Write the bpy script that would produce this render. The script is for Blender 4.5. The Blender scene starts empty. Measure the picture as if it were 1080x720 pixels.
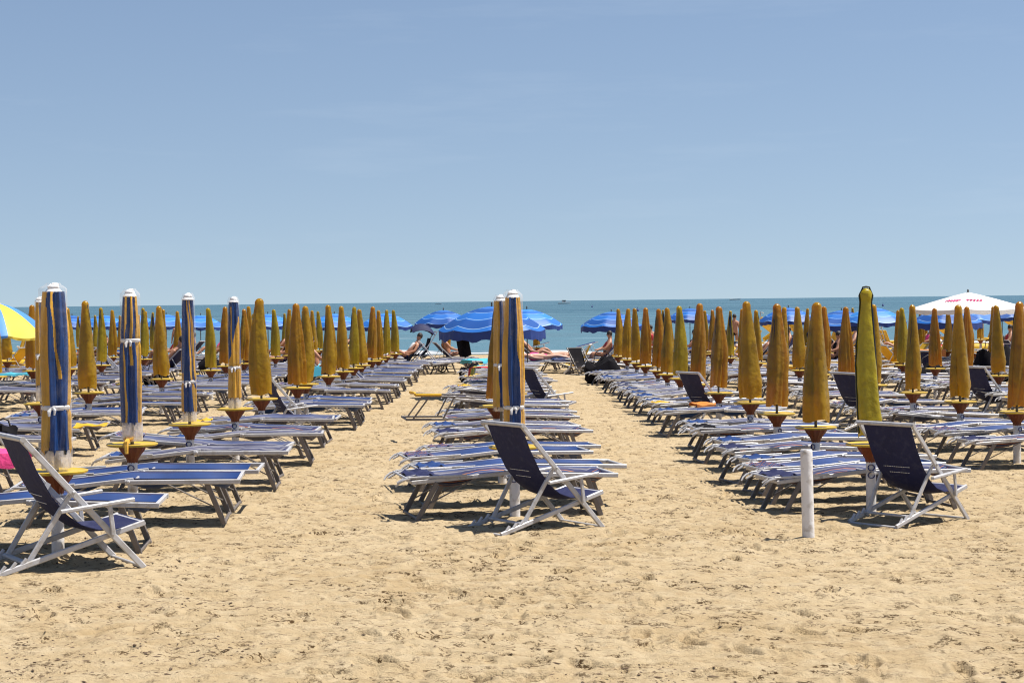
import bpy, math, random
import numpy as np
from mathutils import Vector, Matrix

random.seed(11)
rng = np.random.default_rng(5)
R = math.radians
C = bpy.data.collections.new('beach'); bpy.context.scene.collection.children.link(C)
sc = bpy.context.scene
F = 1910.0            # focal length in pixels of a 1080 px wide frame
CAMZ = 1.87

# ------------------------------------------------------------------ terrain
def sstep(a, b, x):
    t = min(1.0, max(0.0, (x-a)/(b-a))); return t*t*(3-2*t)
def gz(x, y):
    lat = -.015*(max(-9, min(9, x))+3.35)*(1-sstep(45, 80, y))
    al = -.0085*(y-13.5)
    if y > 82: al -= .014*(y-82)
    return lat+al
SEA = -.80

# ------------------------------------------------------------------ materials
def newmat(name):
    m = bpy.data.materials.new(name); m.use_nodes = True
    nt = m.node_tree; return m, nt, nt.nodes['Principled BSDF'], nt.nodes['Material Output']
def nd(nt, t, **kw):
    n = nt.nodes.new(t)
    for k, v in kw.items(): setattr(n, k, v)
    return n
def mat(name, col, rough=.5, metal=0, var=.12, scale=6, bump=0, bscale=60, spec=.5, trans=None, transf=.3, dirt=None, dirtf=.5):
    m, nt, b, out = newmat(name); L = nt.links
    b.inputs['Roughness'].default_value = rough; b.inputs['Metallic'].default_value = metal
    b.inputs['Specular IOR Level'].default_value = spec
    tc = nd(nt, 'ShaderNodeTexCoord'); oi = nd(nt, 'ShaderNodeObjectInfo')
    ad = nd(nt, 'ShaderNodeVectorMath', operation='ADD'); L.new(tc.outputs['Object'], ad.inputs[0]); L.new(oi.outputs['Location'], ad.inputs[1])
    nz = nd(nt, 'ShaderNodeTexNoise'); nz.inputs['Scale'].default_value = scale; nz.inputs['Detail'].default_value = 5
    L.new(ad.outputs[0], nz.inputs['Vector'])
    hs = nd(nt, 'ShaderNodeHueSaturation'); hs.inputs['Color'].default_value = (*col, 1)
    mr = nd(nt, 'ShaderNodeMapRange'); mr.inputs[1].default_value = .25; mr.inputs[2].default_value = .75
    mr.inputs[3].default_value = 1-var; mr.inputs[4].default_value = 1+var
    L.new(nz.outputs['Fac'], mr.inputs[0]); L.new(mr.outputs[0], hs.inputs['Value'])
    src = hs.outputs[0]
    if dirt:
        n2 = nd(nt, 'ShaderNodeTexNoise'); n2.inputs['Scale'].default_value = scale*3.3; n2.inputs['Detail'].default_value = 7
        L.new(ad.outputs[0], n2.inputs['Vector'])
        r2 = nd(nt, 'ShaderNodeMapRange'); r2.inputs[1].default_value = .52; r2.inputs[2].default_value = .68; r2.inputs[4].default_value = dirtf
        L.new(n2.outputs['Fac'], r2.inputs[0])
        mx = nd(nt, 'ShaderNodeMix', data_type='RGBA'); mx.inputs[7].default_value = (*dirt, 1)
        L.new(r2.outputs[0], mx.inputs[0]); L.new(src, mx.inputs[6]); src = mx.outputs[2]
    L.new(src, b.inputs['Base Color'])
    if bump:
        n3 = nd(nt, 'ShaderNodeTexNoise'); n3.inputs['Scale'].default_value = bscale; n3.inputs['Detail'].default_value = 4
        L.new(ad.outputs[0], n3.inputs['Vector'])
        bp = nd(nt, 'ShaderNodeBump'); bp.inputs['Strength'].default_value = bump; bp.inputs['Distance'].default_value = .02
        L.new(n3.outputs['Fac'], bp.inputs['Height']); L.new(bp.outputs[0], b.inputs['Normal'])
    if trans:
        tr = nd(nt, 'ShaderNodeBsdfTranslucent'); tr.inputs[0].default_value = (*trans, 1)
        ms = nd(nt, 'ShaderNodeMixShader'); ms.inputs[0].default_value = transf
        L.new(b.outputs[0], ms.inputs[1]); L.new(tr.outputs[0], ms.inputs[2]); L.new(ms.outputs[0], out.inputs[0])
    return m

M = {}
M['alu'] = mat('painted_aluminium', (.45, .44, .445), .38, .0, .10, 5, .1, 40, dirt=(.30, .27, .23), dirtf=.55)
M['alu_leg'] = mat('darkened_tube', (.14, .118, .105), .45, .0, .15, 5, .1, 40, dirt=(.22, .19, .16), dirtf=.5)  # rail aluminium darkened: shade under the loungers put into the leg tone
M['plast_white'] = mat('white_plastic', (.76, .75, .74), .4, 0, .06, 5, dirt=(.45, .40, .33), dirtf=.4)
M['post_white'] = mat('white_post', (.72, .70, .69), .42, 0, .10, 4, .25, 12, dirt=(.34, .28, .20), dirtf=.7)
M['gold'] = mat('mustard_cover', (.33, .200, .004), .27, 0, .30, 4, .7, 14, trans=(.95, .52, .012), transf=.34, dirt=(.13, .075, .01), dirtf=.55)
M['gold_olive'] = mat('olive_mustard_cover', (.29, .215, .005), .27, 0, .30, 4, .7, 14, trans=(.9, .62, .02), transf=.34, dirt=(.13, .09, .01), dirtf=.5)
M['gold_brown'] = mat('amber_cover', (.30, .160, .004), .28, 0, .30, 4, .7, 14, trans=(.95, .42, .01), transf=.34, dirt=(.11, .06, .01), dirtf=.55)
M['gold_bright'] = mat('olive_yellow_cover', (.40, .315, .006), .28, 0, .22, 4, .7, 14, trans=(.95, .7, .02), transf=.22, dirt=(.16, .11, .01), dirtf=.4)
M['piping'] = mat('dark_green_piping', (.012, .018, .008), .6)
M['navy'] = mat('navy_canvas', (.006, .009, .060), .75, 0, .15, 5, .2, 60, trans=(.015, .02, .12), transf=.12, dirt=(.05, .055, .11), dirtf=.35)
M['canopy_blue'] = mat('blue_canopy', (.004, .036, .15), .42, 0, .35, 4, .3, 20)
M['canopy_yel'] = mat('yellow_canopy', (.58, .31, .03), .55, 0, .25, 4, .3, 20)
M['canopy_dark'] = mat('folded_canopy', (.012, .018, .05), .8)
M['tray_yel'] = mat('yellow_tray', (.55, .36, .03), .4, 0, .15, 6, dirt=(.45, .27, .05), dirtf=.5)
M['funnel'] = mat('shaded_yellow_funnel', (.19, .045, .010), .5, 0, .2, 6, trans=(.5, .13, .02), transf=.08)  # yellow plastic; the shade under the tray is put into this brown
M['steel'] = mat('dark_pole', (.10, .09, .08), .4, .5)
M['black'] = mat('black_cloth', (.008, .007, .009), .9, 0, .3, 5, .3, 30, spec=.15)
M['skin'] = mat('tanned_skin', (.40, .19, .11), .5, 0, .06)
M['skin2'] = mat('pale_skin', (.60, .34, .24), .5, 0, .06)
M['hair'] = mat('dark_hair', (.02, .012, .008), .6)
M['red'] = mat('red_cloth', (.42, .02, .02), .6)
M['pink'] = mat('pink_cloth', (.75, .05, .22), .7, 0, .2, 8, .4, 30)
M['white'] = mat('white_cloth', (.78, .76, .74), .7, 0, .05, 5, .3, 30, trans=(.8, .75, .72), transf=.15)
M['yellow'] = mat('yellow_cloth', (.74, .47, .025), .6, 0, .1, 5, .3, 30, trans=(.8, .5, .03), transf=.3)
M['orange'] = mat('orange_cloth', (.65, .20, .03), .6)
M['teal'] = mat('turquoise_cloth', (.06, .38, .50), .6)
M['lid'] = mat('lightblue_panel', (.09, .30, .72), .55, 0, .08, 4, trans=(.1, .35, .85), transf=.3)
M['lyel'] = mat('lemon_panel', (.78, .58, .07), .55, 0, .08, 4, trans=(.8, .6, .1), transf=.3)
M['red_hull'] = mat('red_hull', (.45, .03, .02), .3)
M['emblem'] = mat('navy_emblem', (.015, .025, .16), .5)
M['debris'] = mat('dark_crumbs_and_shade', (.13, .085, .05), .9, 0, .5, 9)

def clear_plastic():
    m, nt, b, out = newmat('clear_plastic'); L = nt.links
    b.inputs['Base Color'].default_value = (.86, .80, .78, 1); b.inputs['Roughness'].default_value = .18
    tr = nd(nt, 'ShaderNodeBsdfTransparent'); tl = nd(nt, 'ShaderNodeBsdfTranslucent'); tl.inputs[0].default_value = (.9, .85, .82, 1)
    m1 = nd(nt, 'ShaderNodeMixShader'); m1.inputs[0].default_value = .5; L.new(b.outputs[0], m1.inputs[1]); L.new(tl.outputs[0], m1.inputs[2])
    tc = nd(nt, 'ShaderNodeTexCoord'); nz = nd(nt, 'ShaderNodeTexNoise'); nz.inputs['Scale'].default_value = 9; nz.inputs['Detail'].default_value = 6; nz.inputs['Distortion'].default_value = 1.5
    L.new(tc.outputs['Object'], nz.inputs['Vector'])
    mr = nd(nt, 'ShaderNodeMapRange'); mr.inputs[1].default_value = .5; mr.inputs[2].default_value = .75; mr.inputs[3].default_value = .01; mr.inputs[4].default_value = .09
    L.new(nz.outputs['Fac'], mr.inputs[0])
    lw = nd(nt, 'ShaderNodeLayerWeight'); lw.inputs[0].default_value = .22
    ad = nd(nt, 'ShaderNodeMath', operation='MULTIPLY_ADD'); ad.inputs[1].default_value = .42; L.new(lw.outputs['Facing'], ad.inputs[0]); L.new(mr.outputs[0], ad.inputs[2])
    cl = nd(nt, 'ShaderNodeClamp'); L.new(ad.outputs[0], cl.inputs[0])
    m2 = nd(nt, 'ShaderNodeMixShader'); L.new(cl.outputs[0], m2.inputs[0]); L.new(tr.outputs[0], m2.inputs[1]); L.new(m1.outputs[0], m2.inputs[2])
    bp = nd(nt, 'ShaderNodeBump'); bp.inputs['Strength'].default_value = .6; bp.inputs['Distance'].default_value = .02
    L.new(nz.outputs['Fac'], bp.inputs['Height']); L.new(bp.outputs[0], b.inputs['Normal'])
    L.new(m2.outputs[0], out.inputs[0]); return m
M['plastic'] = clear_plastic()
M['plastic_milky'] = clear_plastic()
for n_ in M['plastic_milky'].node_tree.nodes:
    if n_.type == 'MAP_RANGE': n_.inputs[1].default_value = .3; n_.inputs[3].default_value = .38; n_.inputs[4].default_value = .72

def stripes(name, cols, axis='Y', span=.6, rough=.65, tr=.12):
    """coloured stripes across one local axis: cols = [(pos 0..1, colour)]"""
    m, nt, b, out = newmat(name); L = nt.links
    b.inputs['Roughness'].default_value = rough
    tc = nd(nt, 'ShaderNodeTexCoord'); sp = nd(nt, 'ShaderNodeSeparateXYZ'); L.new(tc.outputs['Object'], sp.inputs[0])
    mr = nd(nt, 'ShaderNodeMapRange'); mr.inputs[1].default_value = -span/2; mr.inputs[2].default_value = span/2
    L.new(sp.outputs[axis], mr.inputs[0])
    cr = nd(nt, 'ShaderNodeValToRGB'); cr.color_ramp.interpolation = 'CONSTANT'
    e = cr.color_ramp.elements
    e[0].position = cols[0][0]; e[0].color = (*cols[0][1], 1)
    e[1].position = cols[1][0]; e[1].color = (*cols[1][1], 1)
    for p, c in cols[2:]:
        x = e.new(p); x.color = (*c, 1)
    L.new(mr.outputs[0], cr.inputs[0])
    nz = nd(nt, 'ShaderNodeTexNoise'); nz.inputs['Scale'].default_value = 5; nz.inputs['Detail'].default_value = 5; L.new(tc.outputs['Object'], nz.inputs['Vector'])
    m3 = nd(nt, 'ShaderNodeMapRange'); m3.inputs[1].default_value = .3; m3.inputs[2].default_value = .7; m3.inputs[3].default_value = .8; m3.inputs[4].default_value = 1.15
    L.new(nz.outputs['Fac'], m3.inputs[0])
    hs = nd(nt, 'ShaderNodeHueSaturation'); L.new(cr.outputs[0], hs.inputs['Color']); L.new(m3.outputs[0], hs.inputs['Value'])
    L.new(hs.outputs[0], b.inputs['Base Color'])
    t = nd(nt, 'ShaderNodeBsdfTranslucent'); L.new(hs.outputs[0], t.inputs[0])
    ms = nd(nt, 'ShaderNodeMixShader'); ms.inputs[0].default_value = tr
    L.new(b.outputs[0], ms.inputs[1]); L.new(t.outputs[0], ms.inputs[2]); L.new(ms.outputs[0], out.inputs[0])
    return m
NV, BL, WH, LI, OR, YE = (.012, .018, .09), (.008, .040, .165), (.20, .195, .23), (.06, .063, .125), (.42, .16, .05), (.70, .46, .05)
M['cv_blue'] = stripes('blue_canvas', [(0, NV), (.06, BL), (.46, (.011, .052, .195)), (.54, BL), (.94, NV)])
def rep(seq, n):
    out = []; 
    for i in range(n):
        for k, (w, c) in enumerate(seq): out.append(((i+w)/n, c))
    return out
M['cv_striped'] = stripes('striped_canvas', rep([(0, NV), (.38, WH), (.50, LI), (.66, BL), (.88, OR)], 6))
M['cv_pale'] = stripes('pale_canvas', rep([(0, WH), (.25, LI), (.55, (.2, .2, .26)), (.75, NV)], 7))
M['cv_lilac'] = stripes('faded_canvas', rep([(0, LI), (.35, WH), (.45, (.06, .08, .18)), (.75, LI)], 5))
M['towel_multi'] = stripes('rainbow_towel', [(0, (.55, .02, .03)), (.2, (.6, .04, .03)), (.3, (.7, .55, .05)), (.42, (.12, .42, .1)), (.55, (.7, .55, .05)), (.68, (.12, .42, .1)), (.8, (.6, .6, .58)), (.9, (.1, .4, .6))], axis='X', span=1.0)

def ring_mat(name, base, line, dark):
    m, nt, b, out = newmat(name); L = nt.links
    b.inputs['Roughness'].default_value = .5
    tc = nd(nt, 'ShaderNodeTexCoord'); ml = nd(nt, 'ShaderNodeVectorMath', operation='MULTIPLY'); ml.inputs[1].default_value = (1, 1, 0)
    L.new(tc.outputs['Object'], ml.inputs[0])
    le = nd(nt, 'ShaderNodeVectorMath', operation='LENGTH'); L.new(ml.outputs[0], le.inputs[0])
    md = nd(nt, 'ShaderNodeMath', operation='MODULO'); md.inputs[1].default_value = .26; L.new(le.outputs['Value'], md.inputs[0])
    gt = nd(nt, 'ShaderNodeMath', operation='LESS_THAN'); gt.inputs[1].default_value = .013; L.new(md.outputs[0], gt.inputs[0])
    m2 = nd(nt, 'ShaderNodeMath', operation='MODULO'); m2.inputs[1].default_value = .52; L.new(le.outputs['Value'], m2.inputs[0])
    g2 = nd(nt, 'ShaderNodeMath', operation='GREATER_THAN'); g2.inputs[1].default_value = .30; L.new(m2.outputs[0], g2.inputs[0])
    x1 = nd(nt, 'ShaderNodeMix', data_type='RGBA'); x1.inputs[6].default_value = (*base, 1); x1.inputs[7].default_value = (*dark, 1); L.new(g2.outputs[0], x1.inputs[0])
    x2 = nd(nt, 'ShaderNodeMix', data_type='RGBA'); x2.inputs[7].default_value = (*line, 1); L.new(gt.outputs[0], x2.inputs[0]); L.new(x1.outputs[2], x2.inputs[6])
    L.new(x2.outputs[2], b.inputs['Base Color'])
    t = nd(nt, 'ShaderNodeBsdfTranslucent'); L.new(x2.outputs[2], t.inputs[0])
    ms = nd(nt, 'ShaderNodeMixShader'); ms.inputs[0].default_value = .08
    L.new(b.outputs[0], ms.inputs[1]); L.new(t.outputs[0], ms.inputs[2]); L.new(ms.outputs[0], out.inputs[0])
    return m
M['ring_blue'] = ring_mat('ringed_blue_canopy', (.012, .125, .45), (.30, .45, .62), (.007, .07, .29))
M['ring_light'] = ring_mat('ringed_light_blue_canopy', (.025, .20, .56), (.28, .45, .62), (.016, .13, .45))
M['valance'] = mat('navy_valance', (.012, .04, .20), .6)

def sand_mat():
    m, nt, b, out = newmat('beach_sand'); L = nt.links
    b.inputs['Roughness'].default_value = .95; b.inputs['Specular IOR Level'].default_value = .15
    g = nd(nt, 'ShaderNodeNewGeometry'); P = g.outputs['Position']
    def noise(scale, detail=5, rough=.55, st=None):
        n = nd(nt, 'ShaderNodeTexNoise'); n.inputs['Scale'].default_value = scale; n.inputs['Detail'].default_value = detail; n.inputs['Roughness'].default_value = rough
        if st:
            mp = nd(nt, 'ShaderNodeMapping'); mp.inputs['Scale'].default_value = st; L.new(P, mp.inputs[0]); L.new(mp.outputs[0], n.inputs['Vector'])
        else: L.new(P, n.inputs['Vector'])
        return n.outputs['Fac']
    def rng_(src, a, b_, c=0, d=1):
        r = nd(nt, 'ShaderNodeMapRange'); r.inputs[1].default_value = a; r.inputs[2].default_value = b_; r.inputs[3].default_value = c; r.inputs[4].default_value = d
        L.new(src, r.inputs[0]); return r.outputs[0]
    def mix(f, a, c):
        x = nd(nt, 'ShaderNodeMix', data_type='RGBA'); L.new(f, x.inputs[0])
        if isinstance(a, tuple): x.inputs[6].default_value = (*a, 1)
        else: L.new(a, x.inputs[6])
        x.inputs[7].default_value = (*c, 1); return x.outputs[2]
    def mul(*fs):
        r = fs[0]
        for f_ in fs[1:]:
            m_ = nd(nt, 'ShaderNodeMath', operation='MULTIPLY'); L.new(r, m_.inputs[0]); L.new(f_, m_.inputs[1]); r = m_.outputs[0]
        return r
    def ridge(f_, w):      # 1 on the thin contour where the noise passes .5
        s_ = nd(nt, 'ShaderNodeMath', operation='SUBTRACT'); s_.inputs[1].default_value = .5; L.new(f_, s_.inputs[0])
        ab = nd(nt, 'ShaderNodeMath', operation='ABSOLUTE'); L.new(s_.outputs[0], ab.inputs[0]); return rng_(ab.outputs[0], w*.4, w, 1, 0)
    c = mix(rng_(noise(.55, 6), .35, .65), (.465, .357, .213), (.408, .300, .165))
    c = mix(rng_(noise(5, 6), .42, .68, 0, .6), c, (.53, .425, .275))
    c = mix(rng_(noise(14, 7, .7), .50, .66, 0, .5), c, (.32, .225, .125))
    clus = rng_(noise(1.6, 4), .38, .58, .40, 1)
    c = mix(mul(rng_(noise(11, 4, .6, (.8, .6, 1)), .548, .60), rng_(noise(60, 5, .7, (.8, .6, 1)), .47, .53), clus), c, (.06, .033, .012))  # dark crumbs, and shade of footprint edges painted into the sand colour
    c = mix(mul(ridge(noise(4.5, 4, .55, (.5, 1, 1)), .011), rng_(noise(18, 4), .46, .54), clus), c, (.08, .045, .018))  # thin painted lines for the shaded edges of prints and ripples
    sp = nd(nt, 'ShaderNodeSeparateXYZ'); L.new(P, sp.inputs[0])
    c = mix(rng_(sp.outputs['Y'], 80, 90, 0, .8), c, (.22, .165, .11))
    L.new(c, b.inputs['Base Color'])
    ad = nd(nt, 'ShaderNodeMath', operation='MULTIPLY_ADD'); ad.inputs[1].default_value = .35
    L.new(noise(120, 4, .7), ad.inputs[0]); L.new(noise(26, 6, .65), ad.inputs[2])
    bp = nd(nt, 'ShaderNodeBump'); bp.inputs['Strength'].default_value = .75; bp.inputs['Distance'].default_value = .045
    L.new(ad.outputs[0], bp.inputs['Height']); L.new(bp.outputs[0], b.inputs['Normal'])
    return m
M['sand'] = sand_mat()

def sea_mat():
    m, nt, b, out = newmat('sea_water'); L = nt.links
    b.inputs['Roughness'].default_value = .25; b.inputs['Specular IOR Level'].default_value = .22; b.inputs['IOR'].default_value = 1.33
    g = nd(nt, 'ShaderNodeNewGeometry'); P = g.outputs['Position']
    def noise(sc_, det, st=(1, 1, 1)):
        mp = nd(nt, 'ShaderNodeMapping'); mp.inputs['Scale'].default_value = st; L.new(P, mp.inputs[0])
        n = nd(nt, 'ShaderNodeTexNoise'); n.inputs['Scale'].default_value = sc_; n.inputs['Detail'].default_value = det; L.new(mp.outputs[0], n.inputs['Vector']); return n.outputs['Fac']
    sp = nd(nt, 'ShaderNodeSeparateXYZ'); L.new(P, sp.inputs[0])
    r1 = nd(nt, 'ShaderNodeMapRange'); r1.inputs[1].default_value = 90; r1.inputs[2].default_value = 420; L.new(sp.outputs['Y'], r1.inputs[0])
    x1 = nd(nt, 'ShaderNodeMix', data_type='RGBA'); x1.inputs[6].default_value = (.075, .15, .175, 1); x1.inputs[7].default_value = (.015, .066, .090, 1); L.new(r1.outputs[0], x1.inputs[0])
    r2 = nd(nt, 'ShaderNodeMapRange'); r2.inputs[1].default_value = .45; r2.inputs[2].default_value = .57; L.new(noise(.06, 9, (.12, 1, 1)), r2.inputs[0])
    x2 = nd(nt, 'ShaderNodeMix', data_type='RGBA'); L.new(x1.outputs[2], x2.inputs[6]); x2.inputs[7].default_value = (.065, .15, .18, 1)  # lighter wave streaks with glints painted into the water colour
    mm = nd(nt, 'ShaderNodeMath', operation='MULTIPLY'); mm.inputs[1].default_value = .9; L.new(r2.outputs[0], mm.inputs[0]); L.new(mm.outputs[0], x2.inputs[0])
    # small white crests
    r3 = nd(nt, 'ShaderNodeMapRange'); r3.inputs[1].default_value = .67; r3.inputs[2].default_value = .72; r3.inputs[4].default_value = .5; L.new(noise(.22, 5, (.35, 1.6, 1)), r3.inputs[0])
    x3 = nd(nt, 'ShaderNodeMix', data_type='RGBA'); L.new(x2.outputs[2], x3.inputs[6]); x3.inputs[7].default_value = (.6, .68, .7, 1); L.new(r3.outputs[0], x3.inputs[0])
    L.new(x3.outputs[2], b.inputs['Base Color'])
    bp = nd(nt, 'ShaderNodeBump'); bp.inputs['Strength'].default_value = 1; bp.inputs['Distance'].default_value = .5
    L.new(noise(.9, 6, (.5, 1, 1)), bp.inputs['Height']); L.new(bp.outputs[0], b.inputs['Normal'])
    return m
M['sea'] = sea_mat()

# ------------------------------------------------------------------ mesh builder
class MB:
    def __init__(s): s.v = []; s.f = []; s.mi = []
    def add(s, vs, fs, mi=0):
        o = len(s.v); s.v += [tuple(p) for p in vs]; s.f += [tuple(i+o for i in f) for f in fs]; s.mi += [mi]*len(fs)
    def beam(s, a, b, w, h, up=(0, 0, 1), mi=0):
        """rectangular bar from a to b: w across, h along 'up'; chamfered edges"""
        a, b = Vector(a), Vector(b); d = (b-a).normalized(); side = d.cross(Vector(up))
        if side.length < 1e-4: side = d.cross(Vector((0, 1, 0)))
        side.normalize(); u = side.cross(d); c = min(w, h)*.22
        pts = [(-w/2+c, -h/2), (w/2-c, -h/2), (w/2, -h/2+c), (w/2, h/2-c), (w/2-c, h/2), (-w/2+c, h/2), (-w/2, h/2-c), (-w/2, -h/2+c)]
        vs = [p+side*x+u*y for p in (a, b) for x, y in pts]
        fs = [(i, (i+1) % 8, (i+1) % 8+8, i+8) for i in range(8)]+[tuple(range(7, -1, -1)), tuple(range(8, 16))]
        s.add(vs, fs, mi)
    def tube(s, pts, r, n=8, mi=0, cap=True):
        pts = [Vector(p) for p in pts]; rs = r if isinstance(r, (list, tuple)) else [r]*len(pts)
        vs = []; prev = None
        for i, p in enumerate(pts):
            d = (pts[min(i+1, len(pts)-1)]-pts[max(i-1, 0)]).normalized()
            ref = Vector((0, 0, 1)) if abs(d.z) < .9 else Vector((1, 0, 0))
            a = d.cross(ref).normalized() if prev is None else (prev-d*prev.dot(d)).normalized()
            prev = a; b = d.cross(a)
            for k in range(n):
                t = 2*math.pi*k/n; vs.append(p+(a*math.cos(t)+b*math.sin(t))*rs[i])
        fs = [(i*n+k, i*n+(k+1) % n, (i+1)*n+(k+1) % n, (i+1)*n+k) for i in range(len(pts)-1) for k in range(n)]
        if cap: fs += [tuple(range(n-1, -1, -1)), tuple(range((len(pts)-1)*n, len(pts)*n))]
        s.add(vs, fs, mi)
    def lathe(s, prof, n=20, mi=0, fn=None, capb=False, capt=False, mf=None):
        """prof = [(r, z)]; fn(theta, z, r) -> r"""
        vs = []
        for r, z in prof:
            for k in range(n):
                t = 2*math.pi*k/n; rr = fn(t, z, r) if fn else r
                vs.append((rr*math.cos(t), rr*math.sin(t), z))
        fs = []; ms = []
        for i in range(len(prof)-1):
            for k in range(n):
                fs.append((i*n+k, i*n+(k+1) % n, (i+1)*n+(k+1) % n, (i+1)*n+k))
                ms.append(mf(2*math.pi*(k+.5)/n, (prof[i][1]+prof[i+1][1])/2) if mf else mi)
        if capb: fs.append(tuple(range(n-1, -1, -1))); ms.append(mi)
        if capt: fs.append(tuple(range((len(prof)-1)*n, len(prof)*n))); ms.append(mi)
        o = len(s.v); s.v += vs; s.f += [tuple(i+o for i in f) for f in fs]; s.mi += ms
    def sheet(s, rows, th=.006, mi=0):
        """rows of points -> closed slab"""
        nr, nc = len(rows), len(rows[0]); top = [Vector(p) for r in rows for p in r]
        # normals
        def P(i, j): return top[i*nc+j]
        bot = []
        for i in range(nr):
            for j in range(nc):
                du = P(min(i+1, nr-1), j)-P(max(i-1, 0), j); dv = P(i, min(j+1, nc-1))-P(i, max(j-1, 0))
                n = du.cross(dv); n = n.normalized() if n.length > 1e-9 else Vector((0, 0, 1)); bot.append(P(i, j)-n*th)
        N = nr*nc; fs = []
        for i in range(nr-1):
            for j in range(nc-1):
                a, b, c, d = i*nc+j, (i+1)*nc+j, (i+1)*nc+j+1, i*nc+j+1
                fs.append((a, b, c, d)); fs.append((d+N, c+N, b+N, a+N))
        for i in range(nr-1):
            for j in (0, nc-1): a, b = i*nc+j, (i+1)*nc+j; fs.append((a, a+N, b+N, b))
        for j in range(nc-1):
            for i in (0, nr-1): a, b = i*nc+j, i*nc+j+1; fs.append((a, b, b+N, a+N))
        s.add(top+bot, fs, mi)
    def ball(s, c, r, n=10, m=7, mi=0, nz=0):
        c = Vector(c); rx, ry, rz = (r, r, r) if not isinstance(r, (tuple, list)) else r
        vs = [c+Vector((0, 0, -rz))]
        for i in range(1, m):
            ph = -math.pi/2+math.pi*i/m
            for k in range(n):
                t = 2*math.pi*k/n; q = 1+random.uniform(-nz, nz)
                vs.append(c+Vector((rx*math.cos(ph)*math.cos(t), ry*math.cos(ph)*math.sin(t), rz*math.sin(ph)))*q)
        vs.append(c+Vector((0, 0, rz))); T = len(vs)-1
        fs = [(0, 1+(k+1) % n, 1+k) for k in range(n)]
        for i in range(m-2):
            for k in range(n): a = 1+i*n+k; b = 1+i*n+(k+1) % n; fs.append((a, b, b+n, a+n))
        o = 1+(m-2)*n
        fs += [(o+k, o+(k+1) % n, T) for k in range(n)]
        s.add(vs, fs, mi)
    def mesh(s, name, mats, smooth=40):
        me = bpy.data.meshes.new(name); me.from_pydata(s.v, [], s.f)
        for m in (mats if isinstance(mats, (list, tuple)) else [mats]): me.materials.append(m)
        me.polygons.foreach_set('material_index', s.mi)
        if smooth:
            me.polygons.foreach_set('use_smooth', [True]*len(s.f)); me.update()
            me.set_sharp_from_angle(angle=R(smooth))
        me.update(); return me
    def build(s, name, mats, parent=None, smooth=40):
        o = bpy.data.objects.new(name, s.mesh(name, mats, smooth)); C.objects.link(o)
        if parent is not None: o.parent = parent
        return o

def tag(o, label=None, cat=None, group=None, kind=None):
    if label: o['label'] = label
    if cat: o['category'] = cat
    if group: o['group'] = group
    if kind: o['kind'] = kind
    return o
def thing(name, label=None, cat=None, group=None, loc=(0, 0, 0), rz=0, sc_=1):
    o = bpy.data.objects.new(name, None); C.objects.link(o); o.location = loc; o.rotation_euler = (0, 0, rz); o.scale = (sc_,)*3
    o.empty_display_size = .1
    return tag(o, label, cat, group)
def copy_tree(o, parent=None):
    c = o.copy(); C.objects.link(c); c.parent = parent
    for ch in list(KIDS.get(o.name, [])) or [x for x in o.children]: copy_tree(ch, c)
    return c
KIDS = {}
class Kind:
    """one built thing; first use moves the original, later uses copy it"""
    def __init__(s, fn): s.fn = fn; s.src = None; s.names = None
    def place(s, x, y, rz, label, group=None, sc_=1, dz=-.008, z=None):
        if s.src is None:
            s.src = s.fn(); o = s.src
            kids = list(o.children_recursive); s.tree = {k.name: list(k.children) for k in [o]+kids}
        else:
            def cp(o, par):
                c = o.copy(); C.objects.link(c); c.parent = par
                for ch in s.tree[o.name]: cp(ch, c)
                return c
            o = cp(s.src, None)
        o.location = (x, y, (gz(x, y)+dz) if z is None else z); o.rotation_euler = (0, 0, rz); o.scale = (sc_,)*3
        o['label'] = label
        if group: o['group'] = group
        elif 'group' in o.keys(): del o['group']
        return o

# ------------------------------------------------------------------ setting: sand, sea
def vnoise(x, y, seed):
    r = np.random.default_rng(seed); T = r.random((256, 256))
    xi = np.floor(x).astype(int); yi = np.floor(y).astype(int); fx = x-xi; fy = y-yi
    fx = fx*fx*fx*(fx*(fx*6-15)+10); fy = fy*fy*fy*(fy*(fy*6-15)+10)
    a = T[xi % 256, yi % 256]; b = T[(xi+1) % 256, yi % 256]; c = T[xi % 256, (yi+1) % 256]; d = T[(xi+1) % 256, (yi+1) % 256]
    return (a*(1-fx)+b*fx)*(1-fy)+(c*(1-fx)+d*fx)*fy - .5

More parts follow.
